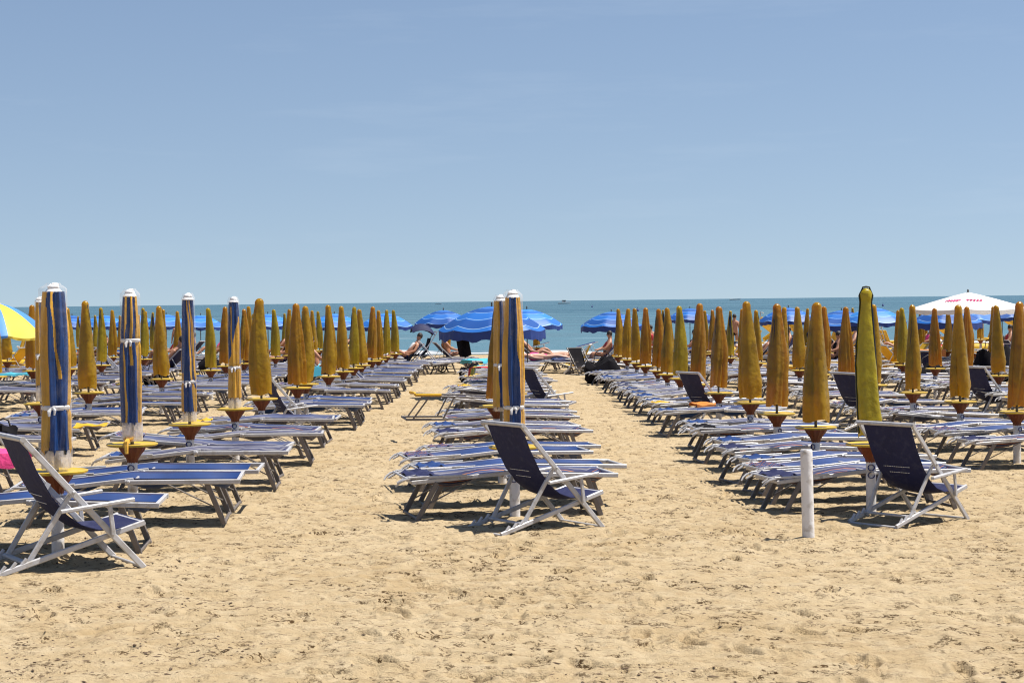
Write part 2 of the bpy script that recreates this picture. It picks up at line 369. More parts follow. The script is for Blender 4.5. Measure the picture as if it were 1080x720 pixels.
def build_sand():
    dense = np.linspace(-.42, .42, 640)
    side = np.array([.44, .47, .52, .6, .75, 1, 1.5, 2.5, 5, 12, 40, 120])
    t = np.concatenate([-side[::-1], dense, side])
    ys = np.concatenate([np.linspace(-40, 6, 12), np.geomspace(6.6, 34, 820), np.geomspace(34.3, 130, 150)])
    Y, T = np.meshgrid(ys, t, indexing='ij')
    X = T*np.maximum(Y, 6.0)
    ss = lambda a, b, x: (lambda q: q*q*(3-2*q))(np.clip((x-a)/(b-a), 0, 1))
    Z = -.015*(np.clip(X, -9, 9)+3.35)*(1-ss(45, 80, Y)) - .0085*(Y-13.5) - np.where(Y > 82, .014*(Y-82), 0)
    amp = 1-ss(40, 60, Y)*.5
    amp = amp*(1-ss(80, 88, Y))
    D = (vnoise(X/1.3+40, Y/1.1+10, 1)*.030 + vnoise(X/.42+7, Y/.38+90, 2)*.020 + vnoise(X/.17+70, Y/.15+50, 3)*.020)
    n4 = vnoise(X/.075+20, Y/.065+33, 4); D += n4*.018
    # trampled pits: ridged, clustered
    m = np.clip(vnoise(X/1.7+11, Y/1.5+61, 6)*2.2+.45, 0, 1)
    pit = np.clip(vnoise(X/.085+3, Y/.06+8, 7)*3.2-.55, 0, 1)
    D -= pit*m*.055
    # footprints
    for k in range(450):
        fy = 7.5+(rng.random()**1.4)*26; fx = (rng.random()*2-1)*.38*fy
        a = rng.random()*math.pi; L_, W_ = .13+.04*rng.random(), .055
        i0 = np.searchsorted(ys, fy-.3); i1 = np.searchsorted(ys, fy+.3)
        j0 = np.searchsorted(t, (fx-.3)/fy-.005); j1 = np.searchsorted(t, (fx+.3)/fy+.005)
        dx = X[i0:i1, j0:j1]-fx; dy = Y[i0:i1, j0:j1]-fy
        u = (dx*math.cos(a)+dy*math.sin(a))/L_; v = (-dx*math.sin(a)+dy*math.cos(a))/W_
        q = np.sqrt(u*u+v*v)
        D[i0:i1, j0:j1] += -.034*(1-ss(.75, 1.0, q)) + .014*np.exp(-((q-1.25)/.25)**2)
    Z = Z+D*amp
    for (bx, by) in [(2.49, 14.8), (.093, 16.1), (3.37, 16.6), (-3.32, 13.45)]:   # sand heaped round the posts
        Z += .035*np.exp(-(((X-bx)**2+(Y-by)**2)/.012))
    nr, nc = Y.shape
    co = np.stack([X, Y, Z], -1).reshape(-1, 3)
    idx = np.arange(nr*nc).reshape(nr, nc)
    q = np.stack([idx[:-1, :-1], idx[:-1, 1:], idx[1:, 1:], idx[1:, :-1]], -1).reshape(-1, 4)
    me = bpy.data.meshes.new('sand'); me.vertices.add(len(co)); me.vertices.foreach_set('co', co.ravel())
    me.loops.add(q.size); me.loops.foreach_set('vertex_index', q.ravel())
    me.polygons.add(len(q)); me.polygons.foreach_set('loop_start', np.arange(0, q.size, 4)); me.polygons.foreach_set('loop_total', np.full(len(q), 4))
    me.polygons.foreach_set('use_smooth', np.ones(len(q), bool))
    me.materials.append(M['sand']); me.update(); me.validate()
    o = bpy.data.objects.new('sand', me); C.objects.link(o); o['kind'] = 'structure'
    return ys, t, Z
ys_, t_, Z_ = build_sand()
def hz(x, y):
    i = min(len(ys_)-1, np.searchsorted(ys_, y)); j = min(len(t_)-1, np.searchsorted(t_, x/max(y, 6)))
    return float(Z_[i, j])

mb = MB(); mb.add([(-26000, 84, SEA), (26000, 84, SEA), (26000, 30000, SEA), (-26000, 30000, SEA)], [(0, 1, 2, 3)])
tag(mb.build('sea', M['sea'], smooth=0), kind='structure')

mb = MB()   # a low line of surf along the shore
for (y0, w_, ph) in ((88.6, .5, 0), (92.5, .4, 2), (97.5, .35, 4)):
    vs = []; n = 260
    for i in range(n+1):
        x = -60+120*i/n; c_ = y0+.8*math.sin(x*.11+ph)+.35*math.sin(x*.43+ph*2); ww = w_*max(.03, math.sin(x*.23+ph)*.6+.5*math.sin(x*.71+ph*3)+.25)
        vs += [(x, c_-ww, SEA+.01), (x, c_, SEA+.12*min(1, ww/w_)), (x, c_+ww, SEA+.01)]
    fs = []
    for i in range(n): fs += [(3*i, 3*i+3, 3*i+4, 3*i+1), (3*i+1, 3*i+4, 3*i+5, 3*i+2)]
    mb.add(vs, fs)
tag(mb.build('surf', M['white']), kind='structure')

# loose crumbs, shell bits and twigs; also stand in for shade of dents
def debris():
    mb = MB(); n = 0
    while n < 9000:
        y = 8+(random.random()**1.7)*30; x = random.uniform(-.36, .36)*y
        m = float(vnoise(np.array([x/.9+5]), np.array([y/.7+9]), 12)[0])+.5
        if random.random() > max(0.04, (m-.35)*1.7)**2: continue
        s = random.choice([.003, .004, .005, .006, .008, .011])*random.uniform(.7, 1.3)
        z = hz(x, y); a = random.uniform(0, 6.28); e = random.uniform(1, 2.6)
        ca, sa = math.cos(a), math.sin(a); pts = []
        for (u, v, w) in ((e, 0, .1), (0, .8, .0), (-e, 0, 0), (0, -.8, .1), (.1, .1, random.uniform(.3, .6)), (0, 0, -.5)):
            u *= random.uniform(.7, 1.2); v *= random.uniform(.7, 1.2)
            pts.append((x+s*(u*ca-v*sa), y+s*(u*sa+v*ca), z+s*w))
        mb.add(pts, [(0, 1, 4), (1, 2, 4), (2, 3, 4), (3, 0, 4), (1, 0, 5), (2, 1, 5), (3, 2, 5), (0, 3, 5)]); n += 1
    tag(mb.build('beach_debris', M['debris'], smooth=0), 'small dark twigs and crumbs, part stand-in for dent shade, scattered over the trampled sand', 'debris', kind='stuff')
debris()

# ------------------------------------------------------------------ lounger
def lounger(canvas, hood='flat', hoodmat='white', longfoot=0.0, tilt=.072):
    def fn():
        r = thing('beach_lounger', None, 'lounger')
        zr = lambda x: .407-tilt*(.03-x)/.98 if x < .03 else .400-.035*(x-.03)/.92
        mb = MB(); W = .315
        for s in (-1, 1):
            mb.beam((-.95, s*W, zr(-.95)), (.05, s*W, zr(.02)+.004), .024, .036)
            mb.beam((-.02, s*(W+.027), .392), (.97+longfoot, s*(W+.027), .362), .028, .040)
            mb.ball((.01, s*(W+.046), .398), .017, 6, 5)
            mb.ball((-.52, s*(W+.018), zr(-.52)), .014, 6, 5)
        mb.beam((-.94, -W, zr(-.94)), (-.94, W, zr(-.94)), .026, .03)
        mb.beam((.95+longfoot, -W-.02, .363), (.95+longfoot, W+.02, .363), .028, .036)
        mb.beam((.03, -W-.02, .375), (.03, W+.02, .375), .022, .022)
        mb.build('frame', M['alu'], r)
        for (x0, x1, nx) in ((.68, .82, 1), (-.72, -.90, -1)):
            l = MB(); z0 = zr(x0)-.02
            for s in (-1, 1):
                l.beam((x0, s*(W+.004), z0), (x1, s*(W+.004), .0), .030, .046, up=(1, 0, 0))
            l.beam((x1, -W-.015, .018), (x1, W+.015, .018), .026, .026)
            lo = l.build('leg', M['alu_leg'], r)
            for s in (-1, 1):
                b = MB(); b.tube([(x0-nx*.36, s*(W-.014), zr(x0-nx*.36)-.02), (x0+(x1-x0)*.62, s*(W-.014), z0*.38)], .007, 5)
                b.build('brace', M['alu_leg'], lo)
        rows = []
        for i in range(17):
            x = -.93+1.87*i/16
            rows.append([(x, -.285+.57*j/6, zr(x)+.014-.12*(1-((j-3)/3)**2)*(1 if .05 < (x+.95)/1.9 < .97 else .2)*(.7+.3*math.sin(x*9))) for j in range(7)])
        c = MB(); c.sheet([list(reversed(q)) for q in rows], .005); c.build('canvas', M[canvas], r)
        h = MB()
        if hood == 'flat':
            hh = thing_part = MB()
            for s in (-1, 1):
                hh.beam((-.45, s*(W+.03), zr(-.45)+.02), (-.985, s*(W+.03), zr(-.95)+.045), .018, .022)
                z_ = zr(-.95)-.335
                hh.tube([(-.97, s*(W+.03), .375+z_), (-1.03, s*(W+.03), .362+z_), (-1.07, s*(W+.02), .335+z_), (-1.095, s*W, .305+z_)], [.013, .012, .010, .007], 6)
                hh.tube([(-.90, s*(W-.06), .39+z_), (-1.0, s*(W-.08), .368+z_), (-1.07, s*(W-.08), .33+z_)], [.013, .013, .009], 6)
            hh.tube([(-1.0, -W-.03, .373+z_), (-1.0, W+.03, .373+z_)], .011, 6)
            ho = hh.build('hood_frame', M['alu'], r)
            q = MB(); rr = []
            for i in range(7):
                x = -.955+.26*i/6
                rr.append([(x, -.31+.62*j/8, zr(max(x, -.95))+.040+.010*math.sin(j*1.7+i*2.1)+.012*math.sin(i*1.9)) for j in range(8, -1, -1)])
            q.sheet(rr, .006); q.build('hood_canvas', M[hoodmat], ho)
        elif hood == 'up':
            hh = MB()
            for s in (-1, 1):
                hh.beam((-.45, s*(W+.03), zr(-.45)), (-.62, s*(W+.03), .80), .018, .022, up=(1, 0, 0))
                hh.beam((-.95, s*(W+.03), zr(-.95)), (-.95, s*(W+.03), .70), .014, .014, up=(1, 0, 0))
                hh.beam((-.40, s*(W+.03), .84), (-1.10, s*(W+.03), .66), .016, .02)
            for xx, zz in ((-.40, .84), (-1.10, .66)): hh.beam((xx, -W-.03, zz), (xx, W+.03, zz), .016, .016)
            ho = hh.build('hood_frame', M['plast_white'], r)
            q = MB(); q.sheet([[(-1.10+.70*i/6, -.33+.66*j/6, .675+.18*i/6-.025*(1-((j-3)/3)**2)) for j in range(6, -1, -1)] for i in range(7)], .006)
            q.build('hood_canvas', M[hoodmat], ho)
        elif hood == 'open_frame':
            hh = MB()
            for s in (-1, 1):
                hh.beam((-.95, s*(W+.03), .335), (-1.55, s*(W+.03), .33), .024, .03)
                hh.beam((-1.02, s*(W+.03), .34), (-.86, s*(W+.03), .66), .022, .022, up=(1, 0, 0))
                hh.beam((-1.45, s*(W+.03), .34), (-1.22, s*(W+.03), .66), .022, .022, up=(1, 0, 0))
                hh.beam((-1.42, s*(W+.03), .675), (-.30, s*(W+.03), .64), .022, .026)
            hh.beam((-1.54, -W-.03, .33), (-1.54, W+.03, .33), .026, .026)
            ho = hh.build('hood_frame', M['alu_leg'], r)
            q = MB(); q.tube([(-1.42, -W-.05, .690), (-1.40, 0, .695), (-1.42, W+.05, .690)], .02, 8)
            q.tube([(-1.42, -W-.05, .690), (-1.05, -W-.045, .690)], .018, 8)
            q.build('hood_canvas', M['yellow'], ho)
        elif hood == 'raised_back':
            hh = MB()
            for s in (-1, 1):
                hh.beam((.0, s*W, .40), (-.55, s*W, .92), .024, .03)
                hh.beam((-.50, s*W, .37), (-.30, s*W, .68), .018, .018, up=(1, 0, 0))
            hh.beam((-.55, -W, .92), (-.55, W, .92), .026, .03)
            ho = hh.build('back_frame', M['alu'], r)
            q = MB(); q.sheet([[(.0-.54*i/8, -.29+.58*j/6, .41+.51*i/8-.06*math.sin(math.pi*i/8)-.02*(1-((j-3)/3)**2)) for j in range(7)] for i in range(9)], .005)
            q.build('back_canvas', M[canvas], ho)
        return r
    return Kind(fn)
LK = {
 'blue': (lounger('cv_blue', hoodmat='cv_striped'), 'blue canvas'),
 'striped': (lounger('cv_striped', hoodmat='navy'), 'striped canvas'),
 'pale': (lounger('cv_pale', hoodmat='cv_blue'), 'pale striped canvas'),
 'lilac': (lounger('cv_lilac', hoodmat='yellow'), 'faded lilac canvas and yellow hood'),
 'long': (lounger('cv_blue', hoodmat='cv_blue', longfoot=.10), 'blue canvas and long foot rails'),
 'dark': (lounger('cv_striped', hoodmat='black', tilt=.02), 'striped canvas and dark folded hood'),
 'tilt': (lounger('cv_lilac', hoodmat='cv_striped', tilt=-.09), 'faded canvas, head end raised a little'),
 'open': (lounger('cv_striped', 'open_frame'), 'raised empty hood frame edged yellow'),
 'up': (lounger('cv_blue', 'up', 'cv_blue'), 'blue sun hood raised'),
 'upy': (lounger('cv_pale', 'up', 'yellow'), 'yellow sun hood raised'),
 'back': (lounger('navy', 'raised_back'), 'raised navy backrest'),
 'backy': (lounger('yellow', 'raised_back'), 'raised yellow backrest'),
}

# ------------------------------------------------------------------ deck chair
def deckchair(canvas, frame='alu', perf=True):
    def fn():
        r = thing('deck_chair', None, 'deck chair'); W = .30; o = -.52
        P = lambda u, v, y: (u+o, y, v)
        bk = MB(); sf = MB(); 
        for s in (-1, 1):
            bk.beam(P(.195, .92, s*W), P(1.02, .0, s*W), .026, .042)
            sf.beam(P(.0, .018, s*(W-.032)), P(1.04, .305, s*(W-.032)), .026, .038)
            for k in range(3):   # the notched rear ends
                u = .04+.07*k
                sf.beam(P(u, .03+.02*k, s*(W-.032)), P(u+.045, .085+.02*k, s*(W-.032)), .022, .020, up=(1, 0, 0))
            for (u, v) in ((.535, .545), (.80, .245)): bk.ball(P(u, v, s*(W+.016)), .012, 6, 5)
        bk.tube([P(.20, .915, -W-.02), P(.20, .915, W+.02)], .019, 8)
        bk.beam(P(1.0, .012, -W), P(1.0, .012, W), .022, .022)
        bk.build('back_frame', M[frame], r)
        sf.tube([P(1.03, .30, -W+.02), P(1.03, .30, W-.02)], .016, 8)
        sf.beam(P(.01, .012, -W+.03), P(.01, .012, W-.03), .03, .02)
        sf.beam(P(.23, .09, -W+.03), P(.23, .09, W-.03), .045, .018)
        sf.build('seat_frame', M[frame], r)
        for s in (-1, 1):
            l = MB(); l.beam(P(.225, .06, s*(W-.002-.06)), P(.545, .56, s*(W-.06+.03)), .022, .036, up=(1, 0, 0)); l.build('leg', M[frame], r)
            a = MB(); a.beam(P(.44, .425, s*(W+.035)), P(.945, .475, s*(W+.035)), .040, .026)
            a.beam(P(.775, .455, s*(W+.03)), P(.80, .245, s*(W+.03)), .020, .030, up=(1, 0, 0))
            a.build('armrest', M[frame], r)
        prof = [(.20, .935), (.225, .88), (.30, .70), (.40, .515), (.50, .39), (.60, .315), (.72, .275), (.86, .275), (1.0, .302), (1.045, .312)]
        rows = [[P(u, v-.030*(1-((j-4)/4)**2)*(1 if 1 < i < 8 else 0), -.265+.53*j/8) for j in range(8, -1, -1)] for i, (u, v) in enumerate(prof)]
        c = MB(); c.sheet(rows, .005); cv = c.build('canvas', M[canvas], r)
        if perf:
            # pale lettering-like stitched lines on the rear of the canvas
            p = MB()
            for (v0, y0, y1) in ((.53, -.13, .16), (.475, -.10, .12)):
                u0 = .392 if v0 > .5 else .43
                k = y0
                while k < y1:
                    w = random.uniform(.010, .024); p.beam(P(u0-.016, v0-.016, k), P(u0-.016, v0-.016, min(k+w, y1)), .006, .003, up=(.7, 0, .7)); k += w+.009
            p.build('stitching', M['plast_white'], cv)
        return r
    return Kind(fn)
DC = deckchair('navy'); DCY = deckchair('yellow', 'plast_white', False); DCK = deckchair('black', 'alu_leg', False); DCW = deckchair('white', 'yellow', False)

# ------------------------------------------------------------------ closed umbrellas
def stand(r, mark=True):
    mb = MB(); mb.lathe([(.047, -.05), (.047, .30), (.0455, .50), (.044, .56)], 16, capt=True); po = mb.build('post', M['post_white'], r)
    if mark:
        e = MB()
        for zc in (.455, .385):      # round navy figures printed on the sleeve, one above the other
            for k in range(10):
                t = 2*math.pi*k/10; t2 = 2*math.pi*(k+1)/10
                def pt(t):
                    a = .60*math.cos(t)-math.pi/2-.12; return (.049*math.cos(a), .049*math.sin(a), zc+.028*math.sin(t))
                e.beam(pt(t), pt(t2), .021, .006)
        e.build('number', M['emblem'], po)
    mb = MB(); mb.lathe([(.046, .50), (.052, .535), (.075, .57), (.105, .61), (.125, .650)], 24, fn=lambda t, z, r_: r_*(1+.05*math.cos(12*t)), capb=True)
    mb.build('tray_funnel', M['funnel'], r)
    mb = MB(); mb.lathe([(.12, .648), (.215, .652), (.228, .660), (.230, .672), (.222, .676), (.20, .668), (.02, .667)], 28); mb.build('tray', M['tray_yel'], r)
    mb = MB(); mb.tube([(0, 0, .5), (0, 0, 1.98)], .0165, 10); mb.build('pole', M['steel'], r)

def gold(matname, seed, fat=1.0, length=1.0, piping=False, tall=0.0):
    def fn():
        rd = random.Random(seed)
        r = thing('closed_umbrella', None, 'umbrella'); stand(r)
        top = 2.04+tall; bot = .74+(1-length)*1.0
        H = top-bot
        prof0 = [(0, .162), (.04, .160), (.16, .160), (.30, .155), (.45, .142), (.60, .122), (.75, .098), (.87, .076), (.93, .064), (.962, .066), (.985, .050), (1.0, .020)]
        zz = [i/26 for i in range(27)]+[.975, .985, 1.0]; zz = sorted(set(zz))
        def rad(q):
            for (a, ra), (b, rb) in zip(prof0, prof0[1:]):
                if q <= b: f = (q-a)/(b-a); return ra+(rb-ra)*f
            return prof0[-1][1]
        folds = [(rd.uniform(0, 6.28), rd.uniform(.5, 1.1), rd.uniform(.10, .24), rd.uniform(-.8, .8)) for _ in range(5)]
        sq = rd.uniform(0, 1.57); ex = rd.uniform(.84, 1.02); lean = (rd.uniform(-.035, .035), rd.uniform(-.03, .03)); bend = rd.uniform(-.03, .03); bul = rd.uniform(.1, .6); bula = rd.uniform(-.012, .022)
        wr = [(rd.uniform(.05, .6), rd.uniform(0, 6.28), rd.uniform(.006, .014)) for _ in range(10)]
        def fn_r(t, z, r0):
            q = (z-bot)/H
            x = r0*(1+.10*math.cos(4*(t-sq))*(1-q*.7))
            for a, w, d, tw in folds:
                dd = (t-a-tw*q+math.pi) % (2*math.pi)-math.pi
                x *= 1-d*math.exp(-(dd/(.22*w))**2)*(1-q**3)+.05*math.exp(-((dd-.42)/.22)**2)
            for q0, a, d in wr:
                dd = (t-a+math.pi) % (2*math.pi)-math.pi
                x += d*math.exp(-((q-q0-.05*dd)/.018)**2)*math.exp(-(dd/.9)**2)
            x += bula*math.exp(-((q-bul)/.16)**2)
            if piping: x += .022*math.exp(-((q-.955)/.035)**2)
            return x*fat*.86
        mb = MB(); n = 48
        mb.lathe([(rad(q), bot+q*H) for q in zz], n, fn=fn_r, capt=True)
        mb.v = [(x+lean[0]*(z-bot)+bend*math.sin(math.pi*(z-bot)/H), y*ex+lean[1]*(z-bot), z-(.02*math.sin(3*math.atan2(y, x)) if z < bot+.01 else 0)) for x, y, z in mb.v]
        cv = mb.build('cover', M[matname], r, 60)
        mb = MB(); mb.lathe([(a*fat*.74, b) for a, b in ((.10, bot+.27), (.125, bot+.32), (.122, bot+.45), (.098, bot+.75), (.052, top-.20), (.015, top-.08))], 16, fn=lambda t, z, r_: r_*(.8+.2*math.cos(8*t)), capb=True)
        mb.build('folded_canopy', M['canopy_dark'], r)
        if piping:
            # binding tape sewn down both sides of the cover and round its top
            p = MB(); pts = []
            for i in range(24):
                q = .02+.97*i/23; z = bot+q*H; rr = fn_r(math.pi, z, rad(q)); pts.append((-rr-.004+lean[0]*(z-bot)+bend*math.sin(math.pi*(z-bot)/H), 0, z))
            lx = lean[0]*(top-bot); pts += [(-.03+lx, 0, top+.006), (lx, 0, top+.012), (.03+lx, 0, top+.006)]
            for i in range(23, -1, -1):
                q = .02+.97*i/23; z = bot+q*H; rr = fn_r(0, z, rad(q)); pts.append((rr+.004+lean[0]*(z-bot)+bend*math.sin(math.pi*(z-bot)/H), 0, z))
            p.tube(pts, .0085, 6); p.build('binding', M['piping'], cv)
        return r
    return Kind(fn)
GK = [gold('gold', 1), gold('gold_brown', 2, .98), gold('gold', 3, 1.05), gold('gold_olive', 4, .86, .98), gold('gold_brown', 5, 1.03), gold('gold', 6, .92, 1.0), gold('gold_olive', 8, .80), gold('gold', 21, .97), gold('gold_brown', 22, 1.0, .97), gold('gold', 23, .94, 1.02), gold('gold_olive', 24, .95)]
ALT = {0: [0, 7, 9], 1: [1, 8], 2: [2, 7], 3: [3, 10], 4: [4, 8], 5: [5, 9, 7], 6: [6, 10]}
GFAT = gold('gold', 9, 1.12, 1.0, tall=.03)
GPIPE = gold('gold_bright', 14, .80, 1.0, piping=True, tall=.06)
GW = {0: 'mustard', 1: 'amber', 2: 'mustard', 3: 'olive gold', 4: 'amber', 5: 'mustard', 6: 'slim olive gold'}

def wrapped(seed, band, bottom=.84, sleeve_b=.70, tie=1.14, knot=False, rad0=.094, capm='plast_white'):
    def fn():
        rd = random.Random(seed)
        r = thing('wrapped_umbrella', None, 'umbrella'); stand(r)
        mb = MB(); n = 168
        def fr(t, z, r0): return r0*(1+.15*math.cos(7*t+z*1.5+seed)+.05*math.cos(17*t-z*2+math.sin(z*7+seed)))
        zs = [bottom+(2.0-bottom)*i/130 for i in range(131)]
        prof = [((rad0*(1-.30*((z-bottom)/(2-bottom))**3+.05*math.sin((z-bottom)*5.5+seed)))*(1-.10*math.exp(-((z-tie)/.03)**2)), z) for z in zs]
        prof[0] = (rad0*.93, zs[0])
        def mf(t, z):
            s = math.cos(t+.10*math.sin(z*6+seed)+.05*math.sin(z*17)); return 1 if band(s if math.sin(t) < 0 else -s, (z-bottom)/(2-bottom)) else 0
        mb.lathe(prof, n, fn=fr, mf=mf, capb=True, capt=True)
        for i in range(n):   # ragged lower hem
            x, y, z = mb.v[i]; mb.v[i] = (x, y, z+.018*math.sin(i*.5+seed)+.012*math.sin(i*1.3))
        mb.build('canopy', [M['canopy_blue'], M['canopy_yel']], r, 60)
        mb = MB(); mb.lathe([(rad0-.004, tie-.018), (rad0+.004, tie-.008), (rad0+.004, tie+.010), (rad0-.004, tie+.018)], 24)
        mb.tube([(-.01, -rad0, tie), (-.022, -rad0-.012, tie-.025), (-.02, -rad0-.014, tie-.06)], [.009, .014, .008], 6)
        mb.tube([(.01, -rad0, tie), (.022, -rad0-.012, tie-.015), (.018, -rad0-.014, tie-.05)], [.009, .012, .007], 6)
        mb.build('tie_band', M['white'], r)
        mb = MB()
        mb.ball((0, 0, 2.03), (.046, .042, .030), 12, 7, nz=.10); mb.ball((.010, 0, 2.052), (.028, .026, .016), 9, 5, nz=.15)
        mb.lathe([(.058, 1.99), (.060, 2.0), (.046, 2.02)], 20, fn=lambda t, z, r_: r_*(1+.05*math.cos(11*t)))
        mb.build('cap', M['plast_white'], r)
        mb = MB()
        def fs(t, z, r0): return r0*(1+.05*math.cos(3*t+seed+z*3)+.035*math.cos(7*t-z*4+seed)+.02*math.sin(z*23+t*2))
        zs = [sleeve_b+(2.02-sleeve_b)*i/24 for i in range(25)]
        mb.lathe([(rad0+.013-.012*((z-sleeve_b)/1.3), z) for z in zs]+[(rad0*.86, 2.035), (.056, 2.052), (.05, 2.066)], 36, fn=fs)
        mb.build('plastic_sleeve', M['plastic'], r, 60)
        mb = MB(); zs = [sleeve_b-.004+(bottom-sleeve_b+.01)*i/8 for i in range(9)]
        mb.lathe([(rad0+.004-.02*(i/8-.5)**2, z) for i, z in enumerate(zs)], 30, fn=lambda t, z, r0: r0*(1+.09*math.cos(3*t+seed+z*9)+.06*math.cos(8*t-z*14)+.03*math.cos(13*t)))
        mb.build('sleeve_hem', M['plastic_milky'], r, 60)
        if knot:
            mb = MB(); mb.ball((-.01, -.06, .72), (.045, .035, .03), 8, 6, nz=.25)
            mb.tube([(-.02, -.09, .71), (-.01, -.23, .69), (.0, -.245, .60)], [.02, .025, .015], 6); mb.build('knotted_cloth', M['canopy_yel'], r)
        return r
    return Kind(fn)
WL1 = wrapped(3, lambda s, q: s < -.28-.25*(q > .9) or abs(s-(.40*0+.75-.62*q)) < (.10 if q > .45 else 0), .82, .69, 1.14, False, .100)
WL2 = wrapped(5, lambda s, q: (-.72 < s < -.30) or (abs(s-(.35-.1*(1-q))) < .16 and q > .45) or s > .86, .86, .70, 1.6, True, .084)
WL3 = wrapped(7, lambda s, q: (abs(s-(-.1+1.1*(1-q))) < .16) or (abs(s-(.45+.9*(1-q))) < .12) or (s < -.55 and q < .35), .80, .70, 1.12, False, .068)
WL4 = wrapped(9, lambda s, q: q < .60+.25*s or (abs(s+.35) < .2 and q < .95), .80, .68, 1.18, False, .072)
WM1 = wrapped(11, lambda s, q: s < -.52+.12*(1-q)*0 or s > .60-.12*q, .84, .80, 1.02, False, .088)
WM2 = wrapped(13, lambda s, q: s < -.2 or s > .6, .84, .80, 1.3, False, .075)
WPL = wrapped(15, lambda s, q: s < .2, .90, .70, 1.3, False, .060)

# ------------------------------------------------------------------ open umbrellas
def openumb(mat_, rad=1.1, seed=1, panels=None, H=2.05, valance='valance', val=.13, flop=0):
    def fn():
        r = thing('open_umbrella', None, 'umbrella')
        n = 64; prof = [i/14 for i in range(15)]
        def pos(q, t):
            k = (t*8/(2*math.pi)) % 1; sag = math.sin(math.pi*k)
            rr = rad*q*(1-.045*sag*q)
            z = H-.47*q**1.75*rad/1.1-.05*sag*q*q
            return (rr*math.cos(t), rr*math.sin(t), z)
        mb = MB(); vs = [(0, 0, H)]
        for q in prof[1:]:
            for k in range(n): vs.append(pos(q, 2*math.pi*k/n))
        fs = [(0, 1+k, 1+(k+1) % n) for k in range(n)]; ms = [((k*8//n) % 2) for k in range(n)]
        for i in range(len(prof)-2):
            for k in range(n):
                a = 1+i*n; fs.append((a+k, a+n+k, a+n+(k+1) % n, a+(k+1) % n)); ms.append((k*8//n) % 2)
        mb.v = vs; mb.f = fs; mb.mi = ms if panels else [0]*len(fs)
        mb.build('canopy', [M[x] for x in panels] if panels else M[mat_], r, 35)
        if val:
            v = MB(); rows = []
            for i in range(4):
                q = i/3; row = []
                for k in range(n+1):
                    t = 2*math.pi*k/n; p = pos(1, t); f = 1+.010*math.sin(t*23+seed)*q
                    row.append((p[0]*f, p[1]*f, p[2]-q*val*(1+.15*math.sin(t*16+seed))))
                rows.append(row)
            for i in range(3):
                for k in range(n): 
                    v.add([rows[i][k], rows[i][k+1], rows[i+1][k+1], rows[i+1][k]], [(0, 1, 2, 3)], mi=((k*8//n) % 2) if panels else 0)
            v.build('valance', [M[x] for x in panels] if panels else M[valance], r)
        p = MB(); p.tube([(0, 0, -.05), (0, 0, H+.05)], .019, 8); p.ball((0, 0, H+.07), (.02, .02, .035), 8, 5); p.build('pole', M['steel'], r)
        for k in range(8):
            b = MB(); t = 2*math.pi*k/8
            b.tube([tuple(c-(.012 if i == 2 else 0) for i, c in enumerate(pos(q, t))) for q in (.02, .35, .7, 1)], .007, 5)
            b.tube([(0, 0, H-.55), tuple(c-(.015 if i == 2 else 0) for i, c in enumerate(pos(.5, t)))], .006, 5)
            b.build('rib', M['plast_white'], r)
        return r
    return Kind(fn)
OB = openumb('ring_blue', 1.18, 1, H=2.06, val=.20); OL = openumb('ring_light', 1.1, 2); OB2 = openumb('ring_blue', 1.08, 3)
OYB = openumb(None, 1.12, 4, panels=['lid', 'lyel'], H=2.04, val=.05)
def white_parasol():
    r = thing('open_umbrella', None, 'umbrella'); H = 2.50; hw = 1.27
    mb = MB(); n = 12; vs = []; fs = []
    for side in range(4):
        a = side*math.pi/2; o = len(vs)
        for i in range(n+1):
            q = i/n
            for j in range(n+1):
                s = (j/n*2-1); x = hw*q; y = s*hw*q
                z = H-.52*q**1.15-.05*q*(1-s*s)+.02*q*q
                vs.append((x*math.cos(a)-y*math.sin(a), x*math.sin(a)+y*math.cos(a), z))
        for i in range(n):
            for j in range(n): p = o+i*(n+1)+j; fs.append((p, p+n+1, p+n+2, p+1))
    mb.add(vs, fs); mb.build('canopy', M['white'], r, 30)
    v = MB()
    for side in range(4):
        a = side*math.pi/2; c, s_ = math.cos(a), math.sin(a)
        for j in range(n):
            q = []
            for (jj, dz) in ((j, 0), (j+1, 0), (j+1, -.14), (j, -.14)):
                s = jj/n*2-1; x = hw+(.004); y = s*hw; z = H-.52-.05*(1-s*s)+.02+dz*(1+.12*math.sin(jj*2.1)); q.append((x*c-y*s_, x*s_+y*c, z))
            v.add(q, [(0, 1, 2, 3)])
    v.build('valance', M['white'], r)
    for a, y0 in ((-math.pi/2, -.30), (math.pi, .1), (0, -.1)):
        k = MB(); c, s_ = math.cos(a), math.sin(a); pts = []
        for i in range(22):
            f = i/21; y = y0-.32+.64*f; x = hw*(.52+.055*math.sin(i*1.5)); q = x/hw; s = y/x
            z = H-.52*q**1.15-.05*q*(1-s*s)+.02*q*q+.012; pts.append((x*c-y*s_, x*s_+y*c, z))
        k.tube(pts, .012, 5); k.build('lettering', M['pink'], r)
    p = MB(); p.tube([(0, 0, -.05), (0, 0, H+.02)], .024, 8); p.ball((0, 0, H+.05), (.03, .03, .05), 8, 6); p.build('pole', M['steel'], r)
    return r

# ------------------------------------------------------------------ placing the rows
ROW = {'M': 'the middle row', 'L1': 'first row left of middle', 'L2': 'second row left of middle', 'L3': 'third row left of middle', 'L4': 'outermost left row',
       'R1': 'first row right of middle', 'R2': 'second row right of middle', 'R3': 'third row right of middle', 'R4': 'outermost right row'}
ORD = ['first', 'second', 'third', 'fourth', 'fifth', 'sixth', 'seventh', 'eighth', 'ninth', 'tenth', 'eleventh', 'twelfth', 'thirteenth', 'fourteenth', 'fifteenth', 'sixteenth', 'seventeenth']
